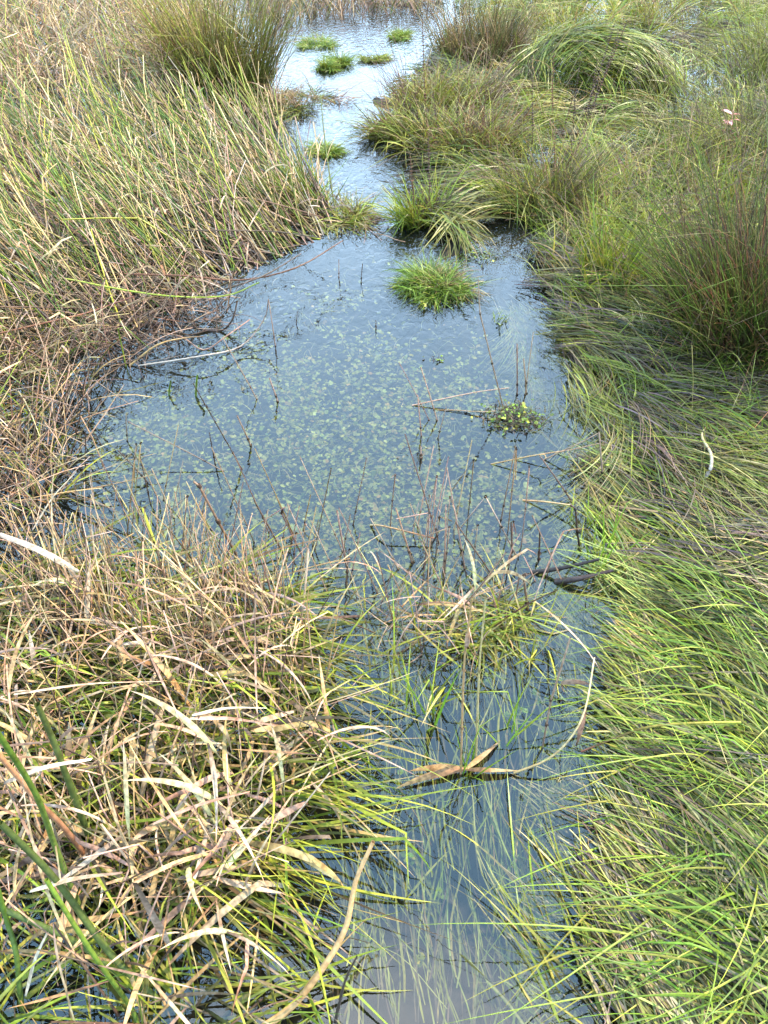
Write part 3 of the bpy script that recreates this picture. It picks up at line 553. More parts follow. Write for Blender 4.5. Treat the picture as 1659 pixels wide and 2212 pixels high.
SK = [((482, 1018), [(277, 911, 'y', .12)], .004, 'long thin stalk leaning far to the left over the clear pond'),
      ((522, 1013), [(417, 828, 'y', .03)], .0045, 'straight stalk just above the long leaning one in the pond'),
      ((542, 963), [(512, 898, 'y', .0)], .006, 'short dark stub beside the leaning pond stalks'),
      ((555, 863), [(480, 728, 'y', .04)], .0042, 'brown stalk slanting left beside the forked floating stub'),
      ((600, 868), [(582, 817, 'y', .0)], .006, 'short forked brown stub standing with a floating twig'),
      ((465, 1003), [(452, 934, 'y', 0)], .004, 'short upright stalk in the left of the pond'),
      ((275, 953), [(272, 893, 'y', 0)], .004, 'dark stub close to the left margin of the pond'),
      ((595, 748), [(580, 646, 'y', 0)], .004, 'thin stalk bent over at the top beside the dead arching stems'),
      ((510, 1198), [(430, 1050, 'y', .02), (418, 1040, 'y', .02)], .008, 'thick torn stalk at the lower edge of the clear pond'),
      ((750, 1235), [(728, 1103, 'y', .0)], .006, 'reddish stalk with a small green shoot at its foot'),
      ((610, 1193), [(550, 1083, 'y', .03)], .006, 'brown stalk with a ragged top below the clear pond'),
      ((655, 1205), [(608, 1108, 'y', 0), (615, 1096, 'y', 0), (560, 1131, 'y', .05)], .0045, 'stalk snapped over to the left at its top'),
      ((325, 1088), [(300, 973, 'y', .03)], .0042, 'thin stalk left of the snapped ones'),
      ((320, 1043), [(255, 973, 'y', .05)], .005, 'dark crooked stalk near the left margin'),
      ((185, 1038), [(185, 933, 'y', .0)], .0045, 'upright pinkish stalk on the left margin'),
      ((220, 963), [(185, 908, 'y', .02)], .003, 'very thin stick against the left margin'),
      ((1087, 881), [(1037, 678, 'y', .0), (1033, 603, 'y', -.02)], .0045, 'very tall thin stalk curving up right of the small tussock'),
      ((1134, 853), [(1152, 718, 'y', 0)], .0045, 'stalk leaning right in the plant clump of the pond'),
      ((1117, 853), [(1117, 743, 'y', 0)], .0055, 'upright stalk in the middle of the plant clump of the pond'),
      ((1137, 850), [(1131, 775, 'y', 0)], .006, 'thick short stalk at the back of the plant clump of the pond'),
      ((944, 908), [(909, 793, 'y', .02)], .005, 'stalk leaning left in the trio at the pond centre'),
      ((927, 908), [(862, 783, 'y', .03)], .0035, 'thinner stalk of the trio leaning furthest left'),
      ((910, 943), [(902, 853, 'y', 0)], .0045, 'upright stalk of the trio at the pond centre'),
      ((946, 948), [(964, 878, 'y', 0)], .004, 'dark little stalk with its tip to the right below the trio'),
      ((909, 990), [(909, 965, 'y', 0)], .007, 'short dark brown stub below the trio'),
      ((1302, 1043), [(1294, 933, 'y', 0)], .006, 'upright tan stalk near the right bank'),
      ((1234, 1083), [(1165, 983, 'y', .03)], .0055, 'tan stalk bent over near the right bank'),
      ((1254, 1198), [(1243, 1100, 'y', 0), (1232, 1090, 'y', .01)], .006, 'tall brown stalk in the pale underwater grass'),
      ((1082, 1123), [(1114, 963, 'y', .02)], .0045, 'tan stalk leaning right below the pond centre'),
      ((944, 1158), [(875, 938, 'y', .06)], .0045, 'long pinkish stalk leaning left below the trio'),
      ((1114, 1198), [(1049, 1073, 'y', .02), (989, 1148, 'y', .08)], .005, 'stalk snapped into an upside down v'),
      ((1106, 1193), [(1104, 1128, 'y', 0)], .0055, 'short upright stalk beside the upside down v'),
      ((1164, 1208), [(1166, 1150, 'y', 0)], .006, 'short dark stub above the black sticks'),
      ((1004, 1228), [(965, 1010, 'y', .05)], .0045, 'tall fine stalk rising in the middle reeds'),
      ((960, 1240), [(963, 1090, 'y', .02)], .0045, 'upright tan stalk in the middle reeds'),
      ((1060, 1240), [(985, 1130, 'y', .04)], .005, 'leaning brown stalk of the middle reeds'),
      ((890, 1215), [(855, 1098, 'y', .02)], .006, 'dark stalk on the left of the middle reeds'),
      ((926, 1205), [(886, 1088, 'y', .02)], .0045, 'pinkish stalk on the left of the middle reeds'),
      ((860, 1230), [(800, 1120, 'y', .04)], .005, 'brown stalk slanting out of the middle reeds to the left'),
      ((1140, 1320), [(1130, 1242, 'y', 0)], .008, 'broken dark stalk on the right of the yellow green tuft'),
      ((1110, 1310), [(1122, 1245, 'y', 0), (1144, 1239, 'y', 0), (1050, 1295, 'y', .0)], .0045, 'stalk folded over beside the yellow green tuft'),
      ((1172, 1614), [(1190, 1512, 'y', .02), (1232, 1377, 'y', .04)], .005, 'orange brown stalk leaning right out of the near channel'),
      ((732, 600), [(732, 560, 'y', 0)], .004, 'fine twig standing in the pond near its head'),
      ((780, 612), [(783, 570, 'y', 0)], .004, 'fine twig beside the other at the head of the pond'),
      ((640, 700), [(643, 672, 'y', 0)], .003, 'tiny twig above the clear pond'),
      ((812, 712), [(812, 692, 'y', 0)], .004, 'tiny dark stub in the middle of the upper pond')]
for b, pts, d, lab in SK: stalk('dead_reed_stalk', lab, 'reed stalk', b, pts, d * 1.25, group='dead stalks standing in the pond', hard=len(pts) > 1)
# green stubs
stalk('rush_stub', 'short cut green stub, the right one of two in the pond', 'rush stem', (423, 856), [(426, 811, 'y', 0)], .008, dict(green=1), dict(green=1), .9)
stalk('rush_stub', 'short cut green stub, the left one of two in the pond', 'rush stem', (365, 854), [(369, 823, 'y', 0)], .007, dict(green=1), dict(green=1), .9)
stalk('bent_rush', 'green rush standing in the pond with its top bent sideways', 'rush stem', (272, 791), [(255, 710, 'y', 0), (270, 706, 'y', 0), (322, 752, 'y', .02)], .006, dict(green=1, ygreen=1), hard=True)
# bent and floating stalks
stalk('fallen_stalk', 'pale dead stalk lying almost flat across to the plant clump', 'reed stalk', (890, 876), [(1024, 848, 'z', .05), (1100, 838, 'z', .09)], .005, dict(straw=2, pink=1), under=False)
stalk('fallen_stalk', 'thinner pale stalk floating under the longer one by the plant clump', 'reed stalk', (944, 886), [(1070, 888, 'z', .02)], .0035, dict(straw=1), under=False)
stalk('fallen_stalk', 'dead stalk forking out from the upright one near the right bank', 'reed stalk', (1175, 993), [(1294, 935, 'z', .12)], .005, dict(pink=2, straw=1), under=False)
stalk('fallen_stalk', 'lower of the pale stalks running left from near the right bank', 'reed stalk', (1109, 993), [(1294, 958, 'z', .08)], .0045, dict(pink=2, straw=1), under=False)
stalk('fallen_stalk', 'long pale stalk lying over the bent one by the right bank', 'reed stalk', (1060, 1003), [(1165, 982, 'z', .05), (1180, 990, 'z', .06)], .0045, dict(straw=2), under=False)
stalk('fallen_stalk', 'straight tan stalk lying across the pale underwater grass', 'reed stalk', (1129, 1081), [(1234, 1091, 'z', .04)], .006, dict(straw=1, pink=2), under=False)
stalk('fallen_stalk', 'brown stalk crossing the middle reeds from the left', 'reed stalk', (800, 1135), [(830, 1137, 'z', .04), (938, 1163, 'z', .02)], .007, dict(rust=1, straw=2), under=False)
stalk('black_stick', 'upper of two wet black sticks lying at the right bank', 'stick', (1148, 1237, -.002), [(1220, 1226, 'z', .035), (1295, 1208, 'z', .07)], .016, dict(dark=1), None, .45, 8, False, matl=M_wood)
stalk('black_stick', 'lower and thicker of two wet black sticks at the right bank', 'stick', (1200, 1257, -.002), [(1250, 1250, 'z', .03), (1325, 1232, 'z', .06)], .022, dict(dark=1), None, .4, 8, False, matl=M_wood)
stalk('bent_stick', 'pale bent stick hooked over the flattened grass of the right bank', 'stick', (1524, 1032, .06), [(1536, 1008, 'z', .10), (1535, 978, 'z', .11), (1516, 942, 'z', .09), (1529, 916, 'z', .05)], .013, dict(ash=1, straw=1), dict(straw=1), .45, 8, False, matl=M_wood)
stalk('arched_stem', 'dead dark stem curving along the upper left edge of the pond', 'reed stalk', (300, 790), [(430, 770, 'z', .05), (520, 748, 'z', .03), (570, 690, 'z', .10), (580, 646, 'z', .18)], .007, dict(brown=2, ash=1), under=False)
stalk('arched_stem', 'thick dark stem floating in front of the left reed bed', 'reed stalk', (300, 700), [(400, 705, 'z', .02), (470, 716, 'z', .0), (500, 694, 'z', .05), (513, 650, 'z', .12)], .011, dict(brown=2, dark=2), under=False)
stalk('arched_stem', 'lower dead stem arching over the water near the left bed', 'reed stalk', (280, 790), [(340, 745, 'z', .07), (400, 730, 'z', .06), (440, 727, 'z', .05)], .008, dict(brown=1, straw=1), under=False)
stalk('arched_stem', 'dead stem looping below the floating dark one', 'reed stalk', (325, 718), [(390, 727, 'z', .05), (440, 756, 'z', .0), (490, 725, 'z', .04), (540, 690, 'z', .04)], .007, dict(ash=1, pink=1), under=False)
for (pts, lab) in (([(270, 592), (400, 596), (520, 605), (640, 578), (740, 520)], 'long reddish stem bowed along the front edge of the left bed'),
                   ([(350, 498), (480, 498), (590, 500), (700, 515)], 'straight dark stem lying across the front of the left bed'),
                   ([(330, 460), (480, 430), (560, 432), (700, 470)], 'long orange stem lying across the middle of the left bed'),
                   ([(250, 414), (400, 414)], 'long green stem lying level across the left bed'),
                   ([(430, 640), (560, 600), (650, 548)], 'rusty stem trailing into the pond from the left bed'),
                   ([(0, 720), (130, 690), (200, 672), (290, 640)], 'thick orange brown stem curving low at the left margin'),
                   ([(130, 600), (330, 636), (480, 640), (560, 610)], 'green stem bowed along the water under the left bed')):
    K = [(x, y, 'z', .13 + .03 * (i % 2)) for i, (x, y) in enumerate(pts)]
    stalk('fallen_rush', lab, 'rush stem', (pts[0][0], pts[0][1], .14), K[1:], .008, dict(green=1, ygreen=1) if 'green' in lab else dict(rust=2, pink=1) if 'orange' in lab or 'r' in lab.split()[1][:1] else dict(brown=1), under=False)
stalk('curved_stick', 'long orange brown curved stick rising from the water at the bottom of the photo', 'stick', (560, 2225, .02), [(635, 2170, 'z', .05), (705, 2080, 'z', .12), (748, 2000, 'z', .18), (768, 1905, 'z', .25), (806, 1818, 'z', .34)], .015, dict(ochre=1), dict(ochre=1), .45, 8, False, matl=M_stem)
stalk('dead_twig', 'forked dark dead twig beside the curved stick', 'stick', (725, 2205), [(745, 2120, 'y', .02), (771, 2066, 'y', .03)], .009, dict(ash=1, dark=1), None, .3)
stalk('arched_stem', 'pale stem bowed in a wide curve over the near channel', 'reed stalk', (1110, 1670, .01), [(1180, 1642, 'z', .05), (1230, 1597, 'z', .10), (1264, 1532, 'z', .16), (1284, 1420, 'z', .22)], .006, dict(straw=2, pink=1), under=False, leaf=[(.75, -1.9, -.9, .13, .018, 0), (.9, 2.6, -.3, .11, .012, 1)])
stalk('trailing_stem', 'dark red stem trailing from the right bank into the water', 'grass stem', (1255, 1624, .01), [(1340, 1590, 'z', .05), (1405, 1570, 'z', .10), (1500, 1562, 'z', .12), (1600, 1560, 'z', .12)], .005, dict(rust=1, brown=1), dict(straw=1, ygreen=1), 1.3, under=False)
stalk('fallen_stalk', 'pinkish stem lying in the grass above the lower right corner', 'reed stalk', (1420, 1285, .03), [(1510, 1290, 'z', .05), (1660, 1292, 'z', .06)], .010, dict(pink=1), under=False)

# thick round bulrush stems at the bottom left
for pts, d, mx, lab in (([(340, 2160, 0), (235, 2056, .12), (120, 1900, .3), (0, 1778, .45)], .017, dict(green=1), 'thick green stem slanting from the left edge down into the dark water'),
                        ([(185, 1990, 0), (120, 1830, .22), (75, 1711, .4), (-20, 1560, .6)], .015, dict(green=1), 'thick green stem crossing behind the slanting one'),
                        ([(190, 1800, 0.1), (145, 1680, .28), (115, 1600, .38), (80, 1521, .48)], .017, dict(green=1, bright=1), 'thick green stem cut off square at the top'),
                        ([(270, 2110, 0), (180, 2045, .08), (90, 2000, .16), (-30, 1950, .25)], .017, dict(green=1), 'lowest thick green stem by the left edge'),
                        ([(48, 2180, 0), (35, 2060, .14), (15, 1990, .2), (-10, 1900, .3)], .013, dict(green=1), 'green stem rising steeply at the left edge'),
                        ([(215, 1890, 0.02), (140, 1790, .2), (85, 1735, .3), (40, 1680, .38), (-30, 1600, .5)], .014, dict(rust=2), 'rust red speckled stem among the green ones'),
                        ([(300, 2230, 0), (285, 2180, .05), (200, 2060, .25), (100, 1900, .42)], .012, dict(green=1, bright=1), 'slimmer green stem between the thick ones')):
    stalk('bulrush_stem', lab, 'rush stem', pts[0], [(x, y, 'z', z) for x, y, z in pts[1:]], d * .85, dict(deep=1) if 'green' in mx else mx, dict(deep=1, green=1) if 'green' in mx else dict(rust=1, ochre=1), .7, 10, True)

# ------------------------------------------------------------------ seed spikes and the pink flower
def spike(base, tip, lab, dy=0.0, sc_=1.0, pal='brown', group=None):
    b = at(*base); tp = atY(tip[0], tip[1], b[1] + dy) - b; o = thing('seed_stalk', lab, 'seed stalk', tuple(b), 0, group)
    P = catmull([np.zeros(3), tp * .5 + G(0, .008, 3), tp], 5)
    v, f, c = tube(P[None], .0045 * sc_, colours(1, dict(brown=1, rust=1)), colours(1, dict(brown=1)), 5, .6); link('stem', mesh('stem', v, f, c, M_stem), o)
    L = np.linalg.norm(tp); m = int(L * .62 / .016); parts = []
    for i in range(m):
        t = .38 + .6 * i / m; q = P[min(len(P) - 2, int(t * (len(P) - 1)))]; fr = t * (len(P) - 1) % 1; q = q + (P[min(len(P) - 1, int(t * (len(P) - 1)) + 1)] - q) * fr
        s_ = U(.7, 1.2, 1)[0] * (1.1 - .5 * t) * sc_; 
        for a in (0, 2.1, 4.2):
            off = np.array([math.cos(a + i), math.sin(a + i), .3]) * .006 * s_
            parts.append(tube(np.array([[q, q + off, q + off * 1.8]]), np.array([.008 * s_]), colours(1, {pal: 3, 'dark': 2}), colours(1, {pal: 1}), 5, .4))
    v, f, c = join(parts); link('seed_heads', mesh('seed_heads', v, f, c, M_dry), o, kind='stuff'); return o
for i, (b, t, lab) in enumerate([((1249, 300), (1355, 45), 'longest seed stalk leaning right across the domed tussock'), ((1225, 345), (1330, 42), 'seed stalk just left of the longest one'), ((1245, 330), (1340, 60), 'seed stalk between the two tallest leaning right'),
        ((1197, 300), (1197, 105), 'upright seed stalk left of the domed tussock'), ((1149, 350), (1149, 150), 'straight seed stalk in front of the middle pool'), ((1239, 335), (1252, 145), 'dark knobbly seed stalk at the foot of the dome'),
        ((1200, 340), (1240, 200), 'short dark seed stalk in the middle cluster'), ((1255, 330), (1290, 130), 'seed stalk leaning right low across the dome'), ((910, 315), (894, 160), 'seed stalk on the rounded stream tussock'), ((925, 320), (912, 28), 'tall seed stalk before the stream head'),
        ((960, 330), (935, 195), 'reddish seed stalk in the reddish tussock'), ((1000, 150), (980, 2), 'dark seed stalk on the brown rush clump, left one'), ((1010, 150), (995, 5), 'dark seed stalk on the brown rush clump, middle one'), ((1020, 150), (1014, 0), 'dark seed stalk on the brown rush clump, right one'),
        ((1110, 170), (1105, 42), 'knobbly brown stalk between brown clump and dome'), ((1035, 330), (1050, 190), 'brown seed stalk at the right of the reddish tussock'), ((880, 300), (868, 180), 'brown seed stalk at the left of the stream tussock'), ((985, 330), (990, 205), 'brown seed stalk in the centre of the stream bank tussocks'),
        ((1195, 440), (1200, 270), 'tan seed stalk in the olive clump'), ((1215, 440), (1235, 280), 'brown seed stalk leaning right in the olive clump'), ((930, 480), (925, 290), 'dark seed stalk in the upright green tuft'), ((895, 485), (885, 330), 'dark seed stalk left in the upright green tuft')]):
    spike(b, t, lab, 0, 1.0, 'brown' if i % 3 else 'rust')
for i in range(46):     # drooping seed tassels of the rushes at the right
    x, y = rng.choice([1480, 1530, 1580, 1630, 1400]) + U(-30, 40, 1)[0], 0
    lowr = i % 2; by_ = U(600, 730, 1)[0] if lowr else U(260, 350, 1)[0]; x = U(1440, 1650, 1)[0]
    b = at(x, by_); tx_ = x + U(-110, 20, 1)[0]; tp = atY(tx_, by_ - (U(245, 310, 1)[0] if i % 4 < 2 else U(160, 215, 1)[0]), b[1]) - b
    o = thing('tassel_stalk', '%s arching stalk with a small brown seed tassel, %s' % ('long' if i % 4 < 2 else 'short', ('in the dark right bank clump' if x > 1540 else 'left of the dark right bank clump') if lowr else ('in the upper right clump' if x > 1540 else 'left of the upper right clump')), 'seed stalk', tuple(b), 0,
              ('long' if i % 4 < 2 else 'short') + ' tasselled stalks of ' + ('the dark right bank clump' if lowr else 'the upper right clump') + (' itself' if x > 1540 else ', left side'))
    P = catmull([np.zeros(3), tp * np.array([.3, .3, .6]), tp * np.array([.75, .75, 1.0]), tp * np.array([1.2, 1, .93])], 4)
    v, f, c = tube(P[None], .003, colours(1, dict(olive=2, brown=1)), colours(1, dict(brown=1)), 4, .5); link('stem', mesh('stem', v, f, c, M_stem), o)
    m = 14; r = np.repeat(P[-3][None], m, 0) + (P[-1] - P[-3]) * U(0, 1, m)[:, None]
    v, f, c = ribbon(lines(r, U(0, 6.28, m), U(-.6, 1.2, m), U(.012, .03, m), 2), U(.003, .006, m), colours(m, dict(brown=3, rust=1)), colours(m, dict(brown=1)), 0, 0, 'lance'); link('seed_tassel', mesh('seed_tassel', v, f, c, M_dry), o)
b = at(1560, 345); tp = atY(1584, 236, b[1]) - b; o = thing('pink_flower_stalk', 'single stalk with pink leaves in front of the upper right rush clump', 'flower', tuple(b))
P = catmull([np.zeros(3), tp * .5 + np.array([.01, 0, 0]), tp], 5); pk = lambda n: np.array([[.62, .26, .27]]) * U(.8, 1.2, n)[:, None]
v, f, c = tube(P[None], .007, pk(1) * .5, pk(1), 5, .5); link('stem', mesh('stem', v, f, c, M_stem), o)
for i in range(16):
    q = P[2 + (i % (len(P) - 3))][None]; v, f, c = ribbon(lines(q, U(0, 6.28, 1), U(-.3, .9, 1), U(.045, .075, 1), 4, .8), .020, pk(1), pk(1), .2, .5, 'lance', .25); link('leaf', mesh('leaf', v, f, c, M_leaf), o)

# ------------------------------------------------------------------ small plant clumps in the pond
def lowplant(px, py, R0, H, n, lab, mixs=dict(dark=2, green=3, olive=3)):
    p = at(px, py); o = thing('water_plant', lab, 'water plant', tuple(p))
    r = np.c_[G(0, R0 * .5, n), G(0, R0 * .35, n), U(-.02, .01, n)]
    v, f, c = ribbon(lines(r, U(0, 6.28, n), U(-.1, 1.1, n), U(.4, 1, n) * H, 5, U(0, 2.2, n), floor=.003), U(.002, .0045, n), colours(n, mixs), colours(n, mixs)); link('stems', mesh('stems', v, f, c, M_leaf), o, kind='stuff')
    m = n // 3; v, f, c = weed_leaves(np.zeros(m), np.zeros(m), np.zeros(m), U(.004, .008, m), colours(m, dict(bright=2, ygreen=2, green=4)))
    off = np.c_[G(0, R0 * .55, m), G(0, R0 * .36, m), np.abs(G(0, H * .25, m)) + .004]; v = v.reshape(m, -1, 3); v = v - v[:, :1] + off[:, None]
    link('round_leaves', mesh('round_leaves', v.reshape(-1, 3), f, c, M_weed), o, kind='stuff')
lowplant(1112, 905, .10, .07, 330, 'small clump of round leaved water plants around three dead stalks in the pond', dict(dark=5, brown=3, olive=2, green=1))
lowplant(1285, 1012, .075, .09, 130, 'dark twiggy little clump touching the right bank', dict(dark=4, brown=3, green=1))
lowplant(1320, 1262, .07, .06, 110, 'low green and brown clump at the ends of the black sticks')
lowplant(945, 645, .12, .03, 110, 'round floating leaves around the foot of the small tussock')
lowplant(1180, 465, .14, .05, 140, 'round leaves in the shade at the foot of the olive clump')
lowplant(1040, 555, .10, .04, 70, 'small floating leaves in the inlet beside the tussock')
lowplant(1078, 695, .035, .09, 16, 'few bent grass blades standing alone in the upper pond', dict(green=3, olive=1))
lowplant(945, 778, .03, .03, 16, 'tiny dark floating scrap in the upper middle of the pond', dict(dark=3, green=1))

# ------------------------------------------------------------------ copies
def dup(root, loc, rz, s=1.0, label=None, group=None, tilt=(0, 0)):
    r = root.copy(); C.objects.link(r); r.location = loc; r.rotation_euler = (tilt[0], tilt[1], rz); r.scale = (s, s, s)
    if label: r['label'] = label
    if group: r['group'] = group
    for ch in list(root.children):
        c = ch.copy(); C.objects.link(c); c.parent = r
    return r
# dead reeds with broad withered leaves: fourteen forms
def make_reed(i):
    o = thing('dead_reed', 'x', 'reed', (0, 0, 0)); H = U(.22, .42, 1)[0]
    lean = U(.75, 1.45, 1)[0]
    P = lines(np.array([[0, 0, -.06]]), 0, lean, H, 8, U(-.2, .4, 1), 1.5, U(-.3, .3, 1), kt=(U(.45, .8, 1) if i % 3 == 0 else None), ka=U(.6, 2.0, 1))
    c0 = colours(1, dict(brown=3, dark=2, rust=1)); c1 = colours(1, dict(straw=3, pink=3, brown=2))
    v, f, c = tube(P, U(.0042, .0070, 1), c0, c1, 6, .6, .8); link('stem', mesh('stem', v, f, c, M_stem), o)
    nl = [2, 3, 3, 4][i % 4]
    for k in range(nl):
        q = P[:, rng.integers(3, 9)]; big = i % 2 == 0
        wl = U(.008, .014, 1) if big else U(.004, .008, 1); Ln = U(.14, .34, 1)
        LP = lines(q, U(0, 6.28, 1), U(-.3, 1.2, 1), Ln, 9, U(.2, 1.5, 1), 1.2, G(0, .25, 1), kt=U(.3, .8, 1) if rng.random() < .2 else None, ka=U(.3, 1.1, 1), kz=G(0, .7, 1))
        v, f, c = ribbon(LP, wl, colours(1, dict(straw=3, pink=3, brown=1)), colours(1, dict(pale=1, straw=3, pink=3, rust=.5)), U(-1, 1, 1), G(0, .7, 1), 'torn' if rng.random() < .15 else 'lance', U(.1, .45, 1)[0])
        link('leaf', mesh('leaf', v, f, c, M_dry), o)
    return o
reeds = [make_reed(i) for i in range(14)]; used = [0] * 14
Z_REED = [('in the bottom left thicket', [(-150, 1850), (350, 1850), (620, 2000), (560, 2280), (-150, 2300)], 26),
          ('in the tangle left of the near channel', [(80, 1640), (450, 1600), (660, 1680), (680, 1860), (560, 2000), (250, 2000), (60, 1850)], 52),
          ('along the left edge', [(-150, 1250), (60, 1300), (120, 1580), (60, 1800), (-150, 1800)], 34),
          ('in the stand below the pond', [(80, 1270), (400, 1270), (640, 1370), (700, 1540), (500, 1580), (150, 1530)], 48),
          ('in the middle reeds', [(840, 1310), (1010, 1320), (1090, 1360), (960, 1440), (860, 1440)], 9),
          ('beside the near channel', [(640, 1580), (760, 1580), (780, 1700), (680, 1760)], 7)]
look = ['with hanging broad leaves', 'with narrow curled leaves', 'with twisted leaves', 'with narrow leaves', 'with folded leaves', 'with thin leaves', 'with snapped top']
for zone, poly, n in Z_REED:
    qx, qy = sample(poly, n, .1)
    for i in range(n):
        k = rng.integers(14); k = k if 'tangle' in zone or 'thicket' in zone or rng.random() < .25 else k | 1; p = at(qx[i], qy[i]); rz = U(1.6, 3.6, 1)[0] if rng.random() < .7 else U(-1.2, 6, 1)[0]
        s_ = U(.7, 1.15, 1)[0]; hw = ['right', 'away', 'left', 'forward'][int(((rz + .785) % 6.283) // 1.571)]; lab = '%s reed %s, leaning %s, %s' % ('tall' if s_ > .92 else 'short', look[k % 7], hw, zone); g = lab
        if not used[k]: o = reeds[k]; o.location = p; o.rotation_euler = (0, 0, rz); o.scale = (s_,) * 3; o['label'] = lab; o['group'] = g; used[k] = 1
        else: dup(reeds[k], p, rz, s_, lab, g)
for k in range(14):
    if not used[k]: reeds[k].location = at(300 + 20 * k, 1700); reeds[k]['label'] = 'withered reed %s between the others in the tangle' % look[k % 7]
# yellow green sedge tufts, each leaf its own part
def make_sedge(i, mix, tip, nl, L, w, el, bend, az=None, rs=.02):
    o = thing('sedge_tuft', 'x', 'sedge', (0, 0, 0))
    for k in range(nl):
        a = U(0, 6.28, 1) if az is None else G(az[0], az[1], 1)
        LP = lines(np.array([[G(0, rs, 1)[0], G(0, rs, 1)[0], -.05]]), a, U(*el, 1), U(.6, 1.1, 1) * L, 9, U(*bend, 1), 1.5, G(0, .25, 1), kt=U(.4, .8, 1) if rng.random() < .15 else None, ka=U(.5, 1.6, 1))
        v, f, c = ribbon(LP, w * U(.7, 1.3, 1), colours(1, mix), colours(1, tip), U(-.7, .7, 1), G(0, .6, 1), 'blade', .35, 1.4); link('leaf', mesh('leaf', v, f, c, M_leaf), o)
    return o
def place(protos, spots, zone, what, cat_group, rzf, sf=(.8, 1.2)):
    z0 = zone
    for i, (x, y) in enumerate(spots):
        k = i % len(protos); rz = rzf(); s_ = U(*sf, 1)[0]; p = at(x, y)
        if 'lower right' in z0: zone = 'below the black sticks' if y < 1450 else 'beside the bowed pale stem' if y < 1600 else 'beside the channel cluster' if y < 1800 else 'right of the curved stick' if y < 2030 else 'at the bottom right corner'
        hw = ['right', 'away', 'left', 'forward'][int(((rz + (3.14 if 'lower right' in z0 else 0) + .785) % 6.283) // 1.571)]; lab = '%s %s, turned %s, %s' % ('large' if s_ > sum(sf) / 2 else 'small', what[k], hw, zone)
        if protos[k][1] == 0: o = protos[k][0]; protos[k][1] = 1; o.location = p; o.rotation_euler = (0, 0, rz); o.scale = (s_,) * 3; o['label'] = lab; o['group'] = lab
        else: dup(protos[k][0], p, rz, s_, lab, lab)
YM = dict(ygreen=5, olive=2, bright=1); YT = dict(ygreen=4, straw=2, bright=1)
sedA = [[make_sedge(i, YM, YT, 11, .34, .0078, e, b, (0, .35)), 0] for i, (e, b) in enumerate([((.15, .6), (.0, .7)), ((.1, .9), (.1, 1.0)), ((.3, 1.2), (.1, .9)), ((.05, .45), (-.1, .6))])]
wA = ['yellow green sidelong sedge', 'yellow green arching sedge', 'yellow green upright sedge', 'yellow green flattened sedge']
sx_, sy_ = sample([(0, 1230), (300, 1200), (560, 1260), (700, 1400), (690, 1560), (560, 1700), (300, 1600), (0, 1550)], 46, .2)
place(sedA, list(zip(sx_, sy_)), 'under the dead stems', wA, 'sedges under the dead stems', lambda: U(-.9, .3, 1)[0] if rng.random() < .75 else U(0, 6.28, 1)[0])
sx_, sy_ = sample([(-50, 1600), (400, 1750), (660, 1700), (640, 1950), (560, 2250), (-100, 2280)], 13, .1)
place(sedA, list(zip(sx_, sy_)), 'at the bottom left', wA, 'sedges at the bottom left', lambda: U(0, 6.28, 1)[0])
place(sedA, [(1010, 1360), (1050, 1375), (1090, 1350), (1030, 1330), (1110, 1325), (970, 1380), (1060, 1310)], 'in the middle tuft', wA, 'sedges of the middle tuft', lambda: U(-1.0, .5, 1)[0] + math.pi * (rng.random() < .4), (.5, .75))
sedB = [[make_sedge(i, dict(bright=3, ygreen=3), dict(ygreen=3, bright=3), nl, .34, .006, e, b), 0] for i, (nl, e, b) in enumerate([(7, (.9, 1.45), (.0, .5)), (5, (.7, 1.4), (.0, .6)), (9, (.6, 1.4), (.1, .8))])]
wB = ['thin bright tuft of upright leaves', 'sparse bright leaves', 'full bright tuft']
place(sedB, [(1010, 1660), (870, 1500), (720, 1420), (1095, 1600), (760, 1620), (650, 2130), (930, 1560)], 'standing in the near channel', wB, 'bright leaves in the near channel', lambda: U(0, 6.28, 1)[0], (.6, 1.0))
place(sedB, [(1290, 1230), (1270, 1190), (1300, 1140), (1310, 1200), (1255, 1130)], 'above the black sticks', wB, 'bright leaves above the black sticks', lambda: U(0, 6.28, 1)[0], (.6, .9))
# arching bright grass from the lower right
sedC = [[make_sedge(i, dict(bright=3, green=5, olive=1), dict(ygreen=2, bright=5), 17, .56, .0052, e, b, (math.pi, .5), .075), 0] for i, (e, b) in enumerate([((.4, 1.0), (.6, 1.4)), ((.25, .7), (.3, .9)), ((.5, 1.15), (.7, 1.6))])]
wC = ['bright grass arching over', 'bright grass spreading low', 'bright grass arching high']
place(sedC, [(1700, 1500), (1660, 1580), (1620, 1480), (1760, 1650), (1680, 1720), (1600, 1660), (1740, 1850), (1680, 1950), (1620, 1870), (1760, 2050), (1700, 2150), (1660, 2060), (1600, 2200), (1780, 2250), (1560, 1560), (1590, 1400), (1690, 1400), (1540, 1460), (1800, 1750), (1560, 1760), (1800, 1950), (1550, 1980), (1640, 1780), (1700, 1620), (1580, 1620), (1660, 2000), (1620, 2120), (1720, 2080), (1740, 1560), (1650, 1340)],
      'over the lower right bank', wC, 'arching grass of the lower right', lambda: G(.0, .45, 1)[0], (.7, 1.05))
